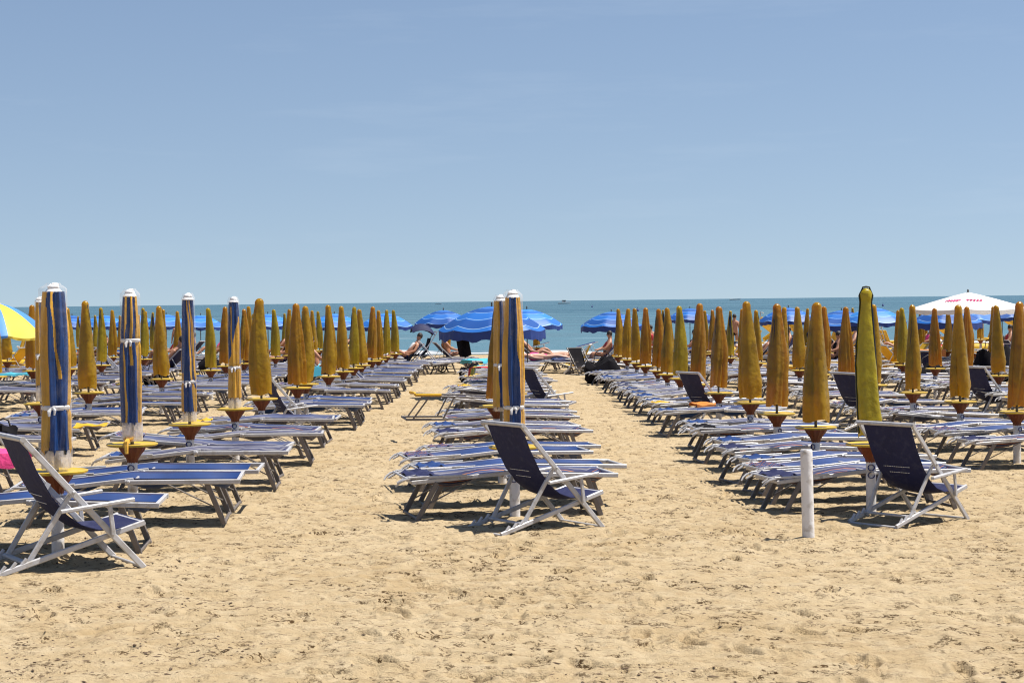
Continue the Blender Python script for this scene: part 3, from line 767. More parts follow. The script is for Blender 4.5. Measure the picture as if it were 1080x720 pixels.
# (x pixel of the pole, distance, kind)
G = lambda i: GK[i]
rows = {
 'L1': [(58, 13.45, 'WL1'), (138, 16.3, 'WL2'), (199, 19.35, 'WL3'), (247, 22.6, 'WL4'), (275, 25.3, 'FAT'), (313, 29.3, 1), (322, 31.2, 5), (346, 34.8, 0), (361.5, 37.9, 2), (372.5, 40.5, 3), (381, 43.2, 5), (392, 46.4, 4), (399, 49.2, 5), (407, 52.2, 3), (416.5, 56.2, 6)],
 'M': [(541, 16.1, 'WM1'), (528, 19.7, 'WM2'), (523, 23.4, 1), (539, 27, 0), (537, 30, 5), (538, 33, 2), (536, 36, 0)],
 'R1': [(918, 16.6, 'PIPE'), (860, 19.4, 2), (819, 22.1, 1), (791, 24.6, 0), (757.5, 28.1, 1), (736, 31, 4), (717.5, 34.2, 3), (703.5, 36.8, 0), (693.5, 39.4, 1), (680.5, 42.6, 4), (671.5, 45.4, 5), (661.5, 48.8, 0), (652, 52.4, 5)],
 'L2': [(43, 23.8, 'WPL'), (93, 27.2, 2), (136, 30.4, 5), (170, 33.4, 5), (198, 36.3, 0), (222, 39, 3), (238, 41.8, 1), (257, 44.5, 4), (262, 47.3, 5), (290.5, 50.3, 6), (305, 53.4, 0), (320, 57, 5), (330.5, 60, 5), (337, 63, 6)],
 'R2': [(1073, 22.4, 4), (1013, 25.3, 2), (963, 28.2, 5), (922, 31, 0), (893, 33.8, 1), (868, 36.6, 4), (843.5, 39.6, 5), (826, 42.5, 0), (799.5, 46.4, 0), (784, 49, 5), (770.5, 51.6, 6), (751, 56, 1), (745, 59, 5)],
 'L3': [(-5, 34.6, 5), (35, 38, 1), (73.5, 39.8, 5), (107, 42.6, 3), (133, 46, 5), (151.5, 48.6, 3), (172, 51.8, 0), (187, 55, 5)],
 'R3': [(1100, 33, 0), (1054, 35.7, 0), (1019, 38.6, 4), (987, 41, 1), (953, 43.8, 3), (949, 47, 5), (915, 50, 0), (893, 53, 1), (872, 56.5, 5), (852, 60, 5)],
 'L4': [(8, 47.5, 0), (40, 50.5, 5), (66, 53.5, 1), (92, 56.5, 5), (118.5, 52.5, 0), (154, 62, 5), (162, 65, 6)],
 'R4': [(1086, 47, 0), (1050, 50, 5), (1020, 53.5, 1), (971, 62, 5), (1000, 57, 0)],
}
SPEC = {'WL1': (WL1, 'yellow and blue umbrella wrapped in clear plastic with a white tie'),
        'WL2': (WL2, 'plastic wrapped umbrella with a yellow cloth knotted at its tray'),
        'WL3': (WL3, 'mostly blue umbrella wrapped in clear plastic with white band'),
        'WL4': (WL4, 'plastic wrapped umbrella, yellow below and striped above'),
        'FAT': (GFAT, 'fattest closed umbrella in a bulging mustard cover'),
        'WM1': (WM1, 'blue umbrella edged yellow in clear plastic behind the middle deck chair'),
        'WM2': (WM2, 'plastic wrapped umbrella half hidden behind the foremost middle one'),
        'PIPE': (GPIPE, 'closed umbrella in olive cover with dark binding behind right deck chair'),
        'WPL': (WPL, 'plastic wrapped umbrella half hidden behind the foremost left one')}
WALL = {'L1': (-3, 6), 'L2': (-2, 8), 'L3': (-2, 8), 'L4': (-2, 8), 'M': (8, 17), 'R1': (6, 15), 'R2': (4, 14), 'R3': (4, 14), 'R4': (4, 14)}
special = {('M', 3, 0): 'open', ('R1', 5, 0): 'lilac', ('R1', 4, 0): 'long'}
rnd = random.Random(77); rnd2 = random.Random(5)
nl = 0
def put_lounger(key, x, y, yaw, label, grp='sun loungers standing in rows'):
    global nl; nl += 1
    o = LK[key][0].place(x, y, R(yaw), label, grp)
    o.rotation_euler = (R(rnd2.uniform(-1.2, 1.2)), R(rnd2.uniform(-1.3, 1.3)), R(yaw)); o.scale = (rnd2.uniform(.96, 1.01), rnd2.uniform(.86, .95), rnd2.uniform(.93, 1.06)); return o
for rn, lst in rows.items():
    for i, (px, d, k) in enumerate(lst):
        X = (px-530)/F*d
        if isinstance(k, str): kk, lab = SPEC[k]; label = lab
        else: kk = GK[ALT[k][(i+len(rn)*0+ord(rn[-1])) % len(ALT[k])]]; label = f'closed umbrella in {GW[k]} cover, {ORD[i]} from the front, {ROW[rn]}'
        kk.place(X, d, R(rnd.uniform(-55, 55)) if not (isinstance(k, str)) else 0, label, None if isinstance(k, str) else 'closed umbrellas in mustard covers', dz=-.02, sc_=1 if isinstance(k, str) else rnd.uniform(.975, 1.02))
        # its two loungers
        offs = [(-.52, 0), (.52, 1)]
        if (rn, i) in (('M', 0), ('R1', 0)): offs = [(.47, 0), (1.35, 1)]
        if (rn, i) == ('L1', 0): offs = [(.55, 0)]
        nominal = {'L1': -3.35, 'M': .02, 'R1': 3.40, 'L2': -6.35, 'R2': 6.45}.get(rn, X)
        for off, w in offs:
            y = d+off; lo, hi = WALL[rn]; yaw = rnd.uniform(lo, hi)
            key = special.get((rn, i, w))
            if key is None:
                key = rnd.choices(['blue', 'striped', 'pale', 'lilac', 'long', 'dark', 'tilt', 'up', 'back'], [.14, .21, .16, .03, .09, .22, .15, .0 if d < 40 else .05, .0 if d < 35 else .04])[0]
            x = nominal+rnd.uniform(-.10, .10)
            if rn == 'L1' and i == 0: x = -3.62; key = 'blue'
            if rn == 'L1' and i > 0: x += .12
            if rn == 'M' and i == 0: x = (.02, .18)[w]; key = ('striped', 'long')[w]; yaw = (14, 12)[w]; x -= .09*w
            if rn == 'R1' and i == 0: x = 3.38; key = 'striped' if w == 0 else 'blue'
            # keep the pole clear of the lounger
            if abs(x-X) > 1.6: x = X+(1.2 if x > X else -1.2)
            side = 'before' if (w == 0 and off < 0) else ('right behind' if w == 0 else 'behind')
            if (rn, i) in (('M', 0), ('R1', 0)) and w == 1: side = 'second behind'
            put_lounger(key, x, y, yaw, f'lounger, {LK[key][1]}, {side} {ORD[i]} umbrella, {ROW[rn]}')
# loungers beyond the last umbrella of the middle row (their umbrellas stand open or are away)
for j, d in enumerate([38.6, 40.9, 42.3, 44.0, 45.2, 47.0, 48.3, 50.2, 51.4, 53.2, 54.5]):
    key = rnd.choice(['blue', 'striped', 'pale', 'lilac'])
    put_lounger(key, .05+rnd.uniform(-.15, .2), d, rnd.uniform(6, 16), f'lounger, {LK[key][1]}, {ORD[j]} beyond the last closed umbrella, the middle row')
# the nearest lounger of the second left row, cut by the frame
put_lounger('striped', -5.85, 18.4, 4, 'lounger with striped canvas at the left edge carrying a pink towel')
put_lounger('pale', -5.95, 20.9, 4, 'pale striped lounger at the left edge carrying a dark bag')
put_lounger('blue', 6.9, 18.8, 12, 'blue lounger cut by the right edge, nearest of the right side')
# crosswise loungers in the far aisle mouths
for j, (px, d, yaw, key) in enumerate(sorted([(452, 57.5, 25, 'pale'), (470, 58.5, 8, 'striped'), (484, 57.0, 15, 'pale'), (577, 57.5, 10, 'pale'), (600, 59, 5, 'striped'), (560, 60, 3, 'blue'),
                                       (643, 57, 20, 'pale'), (620, 63, 4, 'blue'), (590, 66, 2, 'up'), (640, 66, 8, 'up'), (700, 58, 10, 'upy'), (720, 62, 0, 'blue')])):
    put_lounger(key, (px-530)/F*d, d, yaw, f'far lounger, {LK[key][1]}, {ORD[j]} from left across the aisle mouths')

# ------------------------------------------------------------------ deck chairs
for px, d, rot, s, label in [(58, 12.95, 31, 1.05, 'navy deck chair in the left foreground cut by the frame edge'),
                            (562, 15.45, 33, 1.0, 'navy deck chair standing foremost in the middle on open sand'),
                            (957, 16.1, 40, .97, 'navy deck chair in the right foreground beside the white post'),
                            (300, 27.6, 25, .95, 'navy deck chair behind the fattest mustard umbrella'),
                            (572, 32.0, 25, 1.0, 'navy deck chair among the middle loungers right of the wrapped umbrella'),
                            (742, 29.6, 30, 1.0, 'navy deck chair leaning back among loungers of the first right row'),
                            (905, 29.6, 30, 1.0, 'navy deck chair left behind the umbrella with dark binding'),
                            (1040, 33.5, 30, 1.0, 'navy deck chair near the right edge behind mustard umbrellas'),
                            (985, 47.5, 25, 1.0, 'navy deck chair far back under the white parasol side'),
                            (120, 47, 20, 1.0, 'navy deck chair far back in the left rows')]:
    DC.place((px-530)/F*d, d, R(rot), label, 'navy deck chairs', s)
yl = [(778, 62, 150), (806, 64, 160), (838, 66, 155), (868, 61, 20), (890, 64, 165), (936, 60, 150), (928, 66, 30), (960, 63, 160), (990, 62, 150), (1010, 66, 20), (1046, 60, 160), (1066, 64, 150), (905, 69, 170), (640, 58, 165), (612, 57, 170), (733, 60, 160), (30, 60, 20), (12, 56, 160)]
for j, (px, d, rot) in enumerate(sorted(yl)):
    (DCY if j % 3 else LK['backy'][0]).place((px-530)/F*d, d, R(rot), f'far yellow {"deck chair" if j % 3 else "lounger"} near the water, {ORD[j % 17]} of the yellow seats from left' if j < 17 else 'far yellow deck chair near the water, rightmost of the yellow seats', 'yellow beach seats near the water')
DCK.place((611-530)/F*56, 56, R(-60), 'black backed chair standing on the yellow seats beyond the aisle', None, .9)

# ------------------------------------------------------------------ open umbrellas
for px, d, kk, s, label in [(519, 40, OB, 1.0, 'big open blue striped umbrella behind the middle row'),
        (556, 56, OL, 1.0, 'light blue open umbrella right behind the big blue one'),
        (468, 66, OB2, 1.0, 'open blue umbrella left of the big blue one'),
        (645, 64, OB, .95, 'open blue umbrella at the far end of the right aisle'),
        (353, 66, OL, .95, 'open light blue umbrella behind the first left row, left one'),
        (407, 66, OL, .95, 'open light blue umbrella at far end of first left row'),
        (283, 72, OL, .97, 'open light blue umbrella beside the fattest mustard cover'),
        (212, 76, OL, .97, 'open light blue umbrella behind the mostly blue wrapped umbrella'),
        (176, 80, OL, 1.0, 'far open blue umbrella between two wrapped umbrellas'),
        (144, 80, OL, 1.0, 'far open blue umbrella behind the wrapped umbrella with knotted cloth'),
        (110, 80, OL, 1.0, 'far open blue umbrella third from the left edge'),
        (77, 80, OB2, 1.0, 'far open blue umbrella just right of the foremost left umbrella'),
        (728, 80, OB2, 1.0, 'far open blue umbrella low between right row umbrellas'),
        (832, 66, OB2, 1.0, 'open blue umbrella above yellow seats, leftmost on the right'),
        (888, 62, OB, .95, 'open blue umbrella left of the umbrella with dark binding'),
        (922, 61, OL, 1.0, 'open blue umbrella right behind the umbrella with dark binding'),
        (999, 60, OB, 1.0, 'open blue umbrella below the white parasol, left one'),
        (1022, 64, OL, 1.0, 'open blue umbrella below the white parasol, right one'),
        (1058, 70, OB2, 1.0, 'far open blue umbrella at the right edge')]:
    kk.place((px-530)/F*d, d, R(rnd.uniform(0, 45)), label, 'open blue umbrellas', s, dz=-.03)
yb = OYB.place((-7-530)/F*37, 37, R(-13), 'open yellow and light blue panelled umbrella at the left edge')
piv = Vector((0, 0, 1.55)); rt = Matrix.Rotation(R(11), 4, Vector((.35, 1, 0)).normalized()) @ Matrix.Rotation(R(2), 4, 'X'); rt = yb.rotation_euler.to_matrix().to_4x4().inverted() @ rt @ yb.rotation_euler.to_matrix().to_4x4()
for ch in yb.children:
    if not ch.name.startswith('pole'): ch.matrix_basis = Matrix.Translation(piv+Vector((0, 0, .06))) @ rt @ Matrix.Translation(-piv)
w = white_parasol(); w['label'] = 'big white parasol with red script marks, far right'; w['category'] = 'umbrella'
x, y = (1022-530)/F*56, 56; w.location = (x, y, gz(x, y)-.02); w.rotation_euler = (0, 0, R(25))

# ------------------------------------------------------------------ white post
mb = MB(); mb.lathe([(.050, -.1), (.050, .70), (.0485, .722), (.044, .727), (.040, .725), (.040, .66)], 24, capb=True, capt=True)
o = mb.build('bollard_post', M['post_white']); x, y = 2.49, 14.8; o.location = (x, y, gz(x, y)); o.rotation_euler = (R(-1), R(-.8), 0)
tag(o, 'short white round post alone in the sand left of the right deck chair', 'post')

# ------------------------------------------------------------------ people
SKC = {}
def skinmesh(name, pts, edges, rad, m, parent, sub=1):
    key = (name, tuple(tuple(round(c, 4) for c in p) for p in pts))
    if key in SKC:       # the same pose again: its own copy of the mesh, own material
        nm = SKC[key].copy(); nm.materials.clear(); nm.materials.append(m)
        o = bpy.data.objects.new(name, nm); C.objects.link(o)
        if parent: o.parent = parent
        return o
    me = bpy.data.meshes.new(name); me.from_pydata([tuple(p) for p in pts], edges, []); o = bpy.data.objects.new(name, me); C.objects.link(o)
    sk = o.modifiers.new('s', 'SKIN'); sk.use_smooth_shade = True
    for v, r_ in zip(me.skin_vertices[0].data, rad): v.radius = r_ if isinstance(r_, tuple) else (r_, r_)
    me.skin_vertices[0].data[0].use_root = True
    su = o.modifiers.new('u', 'SUBSURF'); su.levels = sub; su.render_levels = sub
    bpy.context.view_layer.update()
    ev = o.evaluated_get(bpy.context.evaluated_depsgraph_get()); nm = bpy.data.meshes.new_from_object(ev)
    nm.materials.clear(); nm.materials.append(m); nm.polygons.foreach_set('use_smooth', [True]*len(nm.polygons))
    o.modifiers.clear(); o.data = nm; bpy.data.meshes.remove(me); SKC[key] = nm
    if parent: o.parent = parent
    return o
POSE = {
 # x forward, y left, z up. hip, chest, neck, head, (shoulder, elbow, wrist, hand) x2, (hip, knee, ankle, toe) x2
 'stand': dict(hip=(0, 0, .92), ch=(0, 0, 1.30), nk=(0, 0, 1.47), hd=(.02, 0, 1.62), arm=[(0, .17, 1.38), (.0, .24, 1.10), (.06, .25, .86), (.08, .25, .76)], leg=[(0, .09, .88), (.02, .10, .48), (0, .11, .08), (.14, .12, .03)]),
 'sit': dict(hip=(0, 0, .50), ch=(-.14, 0, .86), nk=(-.18, 0, 1.02), hd=(-.15, 0, 1.17), arm=[(-.16, .17, .94), (.02, .24, .72), (.24, .16, .66), (.32, .14, .64)], leg=[(.02, .09, .48), (.42, .12, .56), (.58, .12, .12), (.70, .13, .05)]),
 'recline': dict(hip=(0, 0, .53), ch=(-.27, 0, .84), nk=(-.37, 0, .98), hd=(-.40, 0, 1.12), arm=[(-.30, .17, .88), (-.16, .25, .66), (.08, .22, .60), (.16, .21, .59)], leg=[(.04, .09, .48), (.42, .11, .72), (.72, .11, .46), (.84, .11, .54)]),
 'lie': dict(hip=(0, 0, .50), ch=(-.40, 0, .52), nk=(-.56, 0, .54), hd=(-.70, 0, .56), arm=[(-.45, .17, .53), (-.30, .30, .48), (-.08, .26, .47), (.0, .25, .47)], leg=[(.04, .09, .49), (.46, .11, .54), (.84, .11, .46), (.92, .11, .55)]),
}
def person(px, d, pose, rz, top, skin, label, s=1, dz=0, oneknee=False, low='navy', seat='back'):
    p = POSE[pose]; x, y = (px-530)/F*d, d; dz = 0
    if pose != 'stand':
        key = seat if pose != 'lie' else 'pale'
        put_lounger(key, x+.05*math.cos(R(rz)), y+.05*math.sin(R(rz)), rz, f'lounger under the {label.replace("person", "one", 1)}'[:200] if False else 'lounger carrying the ' + ' '.join(label.split()[:12]))
    r = thing('person', label, 'person', loc=(x, y, gz(x, y)+dz), rz=R(rz), sc_=s)
    V = lambda a, f=1: Vector((a[0], a[1]*f, a[2]))
    hip, ch, nk, hd = V(p['hip']), V(p['ch']), V(p['nk']), V(p['hd'])
    mid = (hip+ch)/2
    up = (hd-nk).normalized()
    pts = [hip, mid, ch, nk, hd-up*.03, hd+up*.05]; ed = [(0, 1), (1, 2), (2, 3), (3, 4), (4, 5)]; rd = [.135, .125, .145, .058, .088, .085]
    for f in (-1, 1):
        o = len(pts); a = [V(q, f) for q in p['arm']]; pts += a; ed += [(2, o), (o, o+1), (o+1, o+2), (o+2, o+3)]; rd += [.062, .045, .030, .030]
        l = [V(q, f) for q in p['leg']]
        if oneknee and f == 1: l = [l[0], l[1]+Vector((0, .05, .14)), l[2]+Vector((-.12, .03, -.02)), l[3]+Vector((-.12, 0, -.04))]
        o = len(pts); pts += l; ed += [(0, o), (o, o+1), (o+1, o+2), (o+2, o+3)]; rd += [.090, .060, .042, .035]
    skinmesh('body', pts, ed, rd, M[skin], r)
    fw = Vector((1, 0, 0)) if abs(up.x) < .7 else Vector((0, 0, 1))
    if top: skinmesh('shirt', [mid-(mid-hip)*.4, mid, ch, ch+(nk-ch)*.45], [(0, 1), (1, 2), (2, 3)], [.138, .136, .158, .11], M[top], r)
    l0, l1 = V(p['leg'][0]), V(p['leg'][1]); 
    skinmesh('shorts', [hip+(mid-hip)*.2, hip, V(l0), V(l0).lerp(l1, .35), V(l0, -1), V(l0, -1).lerp(V(l1, -1), .35)], [(0, 1), (1, 2), (2, 3), (1, 4), (4, 5)], [.138, .145, .102, .085, .102, .085], M[low], r)
    h = MB(); h.ball(hd+up*.035-fw*.022, (.098, .092, .105), 12, 8, nz=.04); h.build('hair', M['hair'], r)
    fc = MB(); side = up.cross(fw).normalized()
    fc.ball(hd+fw*.094-up*.02, .014, 6, 5)
    for s_ in (-1, 1): fc.ball(hd+side*.09*s_-up*.01, (.014, .012, .022), 6, 5)
    fc.build('nose_and_ears', M[skin], r)
    return r
person(430, 60, 'recline', 200, 'white', 'skin', 'person in white shirt reclining left of the stroller, far end of left aisle', dz=-.05)
person(585, 60, 'lie', 190, None, 'skin', 'bare chested person lying on lounger with one knee raised beside right aisle', oneknee=True, dz=-.05, low='black')
person(562, 61, 'recline', 10, None, 'skin', 'person in dark shorts reclining under the light blue umbrella', dz=-.05, low='black')
person(573, 58, 'lie', 0, 'pink', 'skin2', 'person in pink top lying on lounger near the right aisle', dz=-.02, low='pink')
person(638, 61, 'sit', 190, 'red', 'skin', 'person in red shirt sitting below the blue umbrella by the right aisle')
person(686.5, 66, 'stand', 100, 'red', 'skin', 'child in red shirt standing between mustard umbrellas of first right row', s=.82, low='red')
person(728, 64, 'sit', 170, 'black', 'skin', 'person in black shirt sitting below the low blue umbrella')
person(178, 50, 'recline', 160, None, 'skin', 'person in black shorts reclining with bent knees between left rows', oneknee=True, dz=-.04, low='black')
person(181, 60, 'sit', 200, 'red', 'skin', 'person in red shirt sitting beyond the left rows')
person(880, 58, 'sit', 200, 'black', 'skin', 'person in black shirt sitting under the blue umbrella at right', low='black')
person(866, 60, 'recline', 20, 'pink', 'skin2', 'person in pink shirt reclining among the yellow seats', dz=-.04)
person(300, 56, 'sit', 200, 'black', 'skin', 'person in black shirt sitting behind the fattest umbrella')
person(334, 47, 'sit', 20, 'black', 'skin', 'person in black shirt sitting behind the first left row with turquoise towel', low='teal')
person(1040, 51, 'recline', 170, 'black', 'skin', 'person in black shirt reclining under the white parasol', dz=-.04, low='black')
person(1050, 54, 'sit', 200, 'black', 'skin2', 'person in black shirt sitting at the far right under the parasol', low='black')
person(802, 60, 'recline', 165, 'white', 'skin', 'person in white shirt reclining before the leftmost yellow seat', dz=-.04)
person(855, 65, 'sit', 185, 'white', 'skin2', 'person in white shirt sitting among the yellow seats')
person(762, 62, 'sit', 185, 'black', 'skin', 'person in black shirt sitting left of the yellow seats')
person(84, 55, 'sit', 200, 'red', 'skin', 'person in red shirt sitting right of the foremost left umbrella')
person(473, 62, 'sit', 15, 'orange', 'skin', 'person in orange shirt sitting under the left blue umbrella')

# ------------------------------------------------------------------ clutter on and between the loungers
def towel(px, d, m, rz, z, L_, W_, label, hang=.25, cat='towel'):
    x, y = (px-530)/F*d, d; mb = MB(); rows_ = []
    ph = random.uniform(0, 6)
    for i in range(13):
        s = (i/12-.5)*(L_+2*hang); over = max(0, abs(s)-L_/2)
        row = []
        for j in range(9):
            t = (j/8-.5)*W_
            row.append((t+.012*math.sin(s*9+ph), math.copysign(min(abs(s), L_/2)+over*.12, s), z-over+.012*math.sin(t*13+s*7+ph)+.008*math.sin(t*31+ph)))
        rows_.append(row)
    mb.sheet([list(reversed(q)) for q in rows_], .008)
    o = mb.build('towel', M[m]); o.location = (x, y, gz(x, y)); o.rotation_euler = (0, 0, R(rz)); tag(o, label, cat); return o
towel(4, 18.35, 'pink', 4, .43, .66, .42, 'pink towel lying over the striped lounger at the left edge', .14)
towel(-16, 18.35, 'orange', 4, .415, .60, .30, 'orange towel beside the pink towel at the left edge', .05)
towel(95, 23.35, 'yellow', 4, .40, .50, .40, 'yellow towel spread over a lounger right of the foremost left umbrella', .01)
towel(511, 43.0, 'towel_multi', 80, .62, .6, .9, 'green yellow and red striped towel left of the middle umbrellas', .2)
towel(503, 46, 'teal', 70, .72, .6, .8, 'turquoise towel behind the rainbow striped towel', .1)
towel(742, 29.0, 'orange', 10, .43, .5, .35, 'orange towel draped on the lounger before the leaning navy deck chair', .06)
towel(330, 43, 'teal', 20, .60, .45, .35, 'turquoise towel hanging beside the first left row umbrella', .22)
towel(22, 44, 'teal', 10, .44, .6, 1.0, 'turquoise towel on a lounger below the yellow and blue umbrella', .05)
towel(595, 57.8, 'cv_blue', 10, .46, .6, .8, 'blue towel on the far lounger left of the right aisle', .1)
towel(980, 55, 'orange', 10, .75, .5, .9, 'orange towel beneath the white parasol, left side', .2)
towel(345, 52, 'white', 10, .45, .6, .6, 'white towel on a far lounger of the second left row', .05)
def bag(px, d, z, size, m, label, n=1):
    x, y = (px-530)/F*d, d; r = thing('beach_bag', label, 'bag', loc=(x, y, gz(x, y)+z), rz=R(20))
    mb = MB(); a, b, c = size; mb.lathe([(.02, 0), (.44, .0), (.52, .15), (.50, .55), (.42, .85), (.30, 1.0), (.22, .93), (.05, .90)], 18, fn=lambda t, q, r_: r_*(1+.16*math.cos(3*t+q*3+px)+.10*math.cos(7*t+q*9)))
    mb.v = [(X*a, Y*b, Z*c*(1+.18*math.sin(X*9+px)+.12*math.cos(Y*13+X*7))) for X, Y, Z in mb.v]; mb.build('bag_body', M[m], r)
    h = MB(); h.tube([(-.25*a, 0, .85*c), (-.18*a, .02, 1.35*c), (0, .03, 1.5*c), (.18*a, .02, 1.35*c), (.25*a, 0, .85*c)], .012, 6); h.build('handle', M['hair'], r); return r
bag(3, 20.7, .40, (.30, .24, .15), 'black', 'dark bag on the pale lounger at the left edge')
bag(635, 49.5, .0, (1.05, .7, .62), 'black', 'large black bag heap at the far end of the first right row')
bag(1048, 50, .0, (1.2, .8, .8), 'black', 'added black bag heap standing in for shade far right below the parasol')  # black heap put in for the shaded zone under the parasol
bag(980, 46.5, .0, (1.0, .6, .55), 'black', 'black bag on the sand behind mustard umbrellas far right')
bag(497, 50, .0, (.7, .5, .45), 'black', 'black bag left of the middle row far back')
bag(163, 47, .0, (.7, .5, .4), 'black', 'black bag in the left rows near the reclining person')
bag(222, 50, .30, (.6, .4, .35), 'black', 'black bag on a far lounger behind the mostly blue umbrella')
bag(318, 44, .0, (.8, .5, .5), 'black', 'black bag behind the umbrellas of the first left row')
# black cloth hung from the rim of the big open umbrella
x, y = (487-530)/F*39.2, 39.2
mb = MB(); mb.sheet([[(-.15+.28*j/8+(.08*i/9), .03*math.sin(j*1.3+i*.3), -.55*i/9*(1-.12*abs(j-4)/4)) for j in range(9)] for i in range(10)], .01)
o = mb.build('hanging_cloth', M['black']); o.location = (x, y, gz(x, y)+1.46); tag(o, 'black cloth hanging from the left rim of the big blue umbrella', 'cloth')

# stroller
x, y = (447-530)/F*58, 58
r = thing('stroller', 'dark baby stroller with raised hood at far end of left aisle', 'stroller', loc=(x, y, gz(x, y)), rz=R(10)); r.scale = (1.3,)*3
mb = MB()
for s in (-1, 1):
    mb.tube([(-.45, s*.24, .12), (.05, s*.24, .62), (.30, s*.24, 1.0)], .014, 6); mb.tube([(.42, s*.24, .12), (.0, s*.24, .62), (-.15, s*.24, .80)], .014, 6)
mb.tube([(.30, -.24, 1.0), (.30, .24, 1.0)], .016, 6); mb.build('frame', M['alu'], r)
mb = MB(); mb.sheet([[(u, -.22+.44*j/4, v) for j in range(5)] for u, v in ((-.42, .30), (-.30, .46), (-.05, .46), (.05, .56), (.12, .85))], .03); mb.build('seat', M['black'], r)
mb = MB()
rows_ = []
for i in range(7):
    a = math.pi*(.12+.62*i/6); rows_.append([(-.02+.34*math.cos(a)*1.0-.05, -.24+.48*j/6, .82+.38*math.sin(a)*math.sin(math.pi*(.2+.6*j/6))) for j in range(7)])
mb.sheet(rows_, .012); mb.build('hood', M['navy'], r)
for (wx, wy) in ((-.45, -.25), (-.45, .25), (.42, -.25), (.42, .25)):
    mb = MB(); mb.tube([(wx+.10*math.cos(k*math.pi/8), wy, .12+.10*math.sin(k*math.pi/8)) for k in range(17)], .016, 6, cap=False)
    for k in range(3): a = k*math.pi/3; mb.tube([(wx-.1*math.cos(a), wy, .12-.1*math.sin(a)), (wx+.1*math.cos(a), wy, .12+.1*math.sin(a))], .005, 4)
    mb.build('wheel', M['black'], r)

# red rescue boat on the shore behind the parasols
x, y = (988-530)/F*74, 74
r = thing('rowing_boat', 'red rowing boat on the shore below the blue umbrellas at far right', 'boat', loc=(x, y, gz(x, y)), rz=R(4))
for s in (-1, 1):
    mb = MB(); mb.tube([(-1.7, s*.45, .42), (-1.3, s*.45, .30), (-.5, s*.45, .22), (.5, s*.45, .22), (1.3, s*.45, .30), (1.7, s*.45, .44)], [.03, .14, .2, .2, .14, .03], 10); mb.build('hull', M['red_hull'], r)
mb = MB(); mb.beam((-.8, 0, .45), (.8, 0, .45), .7, .05); mb.build('deck', M['white'], r)
mb = MB(); mb.beam((-.1, -.4, .62), (-.1, .4, .62), .25, .04); mb.beam((-.1, -.3, .45), (-.1, -.3, .62), .04, .2); mb.beam((-.1, .3, .45), (-.1, .3, .62), .04, .2); mb.build('seat', M['red_hull'], r)
for s in (-1, 1):
    mb = MB(); mb.tube([(.1, s*.3, .66), (-.5, s*1.3, .95)], .018, 6); mb.beam((-.5, s*1.3, .95), (-.66, s*1.58, 1.03), .1, .02); mb.build('oar', M['white'], r)

def pedalboat():
    r = thing('pedal_boat', None, 'pedal boat')
    for s in (-1, 1):
        mb = MB(); mb.tube([(-1.6, s*.55, .30), (-1.35, s*.55, .26), (-.6, s*.55, .24), (.7, s*.55, .24), (1.35, s*.55, .32), (1.6, s*.55, .46)], [.06, .2, .24, .24, .17, .04], 10); mb.build('float', M['yellow'], r)
    mb = MB(); mb.beam((-1.2, 0, .50), (1.0, 0, .50), 1.25, .08); mb.build('deck', M['plast_white'], r)
    for s in (-1, 1):
        mb = MB(); mb.beam((-.1, s*.3, .66), (.35, s*.3, .66), .42, .06); mb.beam((-.12, s*.3, .66), (-.28, s*.3, 1.10), .42, .05, up=(1, 0, 0)); mb.beam((-.05, s*.3, .52), (-.05, s*.3, .66), .3, .2, up=(1, 0, 0)); mb.build('seat', M['yellow'], r)
    mb = MB(); mb.beam((-.45, 0, 1.55), (-1.75, 0, .62), .46, .04)
    for s in (-1, 1): mb.beam((-.45, s*.24, 1.60), (-1.75, s*.24, .68), .05, .13)
    mb.build('slide', M['yellow'], r)
    mb = MB()
    for s in (-1, 1): mb.tube([(-.15, s*.2, .55), (-.42, s*.2, 1.5), (-.46, s*.2, 1.85), (-.60, s*.2, 1.80)], .022, 6)
    for k in range(4): mb.tube([(-.2-.07*k, -.2, .72+.24*k), (-.2-.07*k, .2, .72+.24*k)], .018, 6)
    mb.build('ladder', M['alu'], r)
    return r
PB = Kind(pedalboat)
for px, d, rz, lab in [(790, 74, 200, 'yellow pedal boat with slide on the shore, leftmost'), (812, 70, 195, 'yellow pedal boat with slide, second from left'), (850, 76, 10, 'yellow pedal boat with slide, third from left'),
                       (876, 71, 190, 'yellow pedal boat with slide left of the umbrella with dark binding'), (905, 75, 15, 'yellow pedal boat with slide behind the umbrella with dark binding'), (938, 70, 10, 'yellow pedal boat with slide right of the umbrella with dark binding'), (965, 78, 200, 'yellow pedal boat with slide near the red boat'),
                       (1045, 74, 190, 'yellow pedal boat with slide below the white parasol'), (20, 62, 190, 'yellow pedal boat at the left edge')]:
    PB.place((px-530)/F*d, d, R(rz+rnd.uniform(-12, 12)), lab, 'yellow pedal boats on the shore')
far = [(70, 62), (98, 64), (128, 61), (150, 66), (205, 63), (232, 60), (250, 66), (285, 61), (310, 66), (352, 62), (372, 60), (400, 64), (425, 66), (700, 66), (715, 61), (745, 66), (765, 60), (820, 63), (885, 66), (912, 62), (1000, 60), (1025, 58), (1070, 62)]  # far clutter; dark pieces also fill the band of shade under umbrellas
for j, (px, d) in enumerate(far):
    key = ['back', 'up', 'striped', 'upy', 'back', 'pale'][j % 6]
    lab_ = f'far lounger, {LK[key][1]}, {"left" if px < 530 else "right"} side near the water, {ORD[j if px < 530 else j-13]} from left'
    put_lounger(key, (px-530)/F*d, d, [10, 170, 30, 200][j % 4], lab_)
tops = ['black', 'red', 'white', None, 'navy', 'pink']; nm = {'black': 'black shirt', 'red': 'red shirt', 'white': 'white shirt', None: 'swim shorts', 'navy': 'navy shirt', 'pink': 'pink shirt'}  # dark clothes here also stand for the shade under the far umbrellas
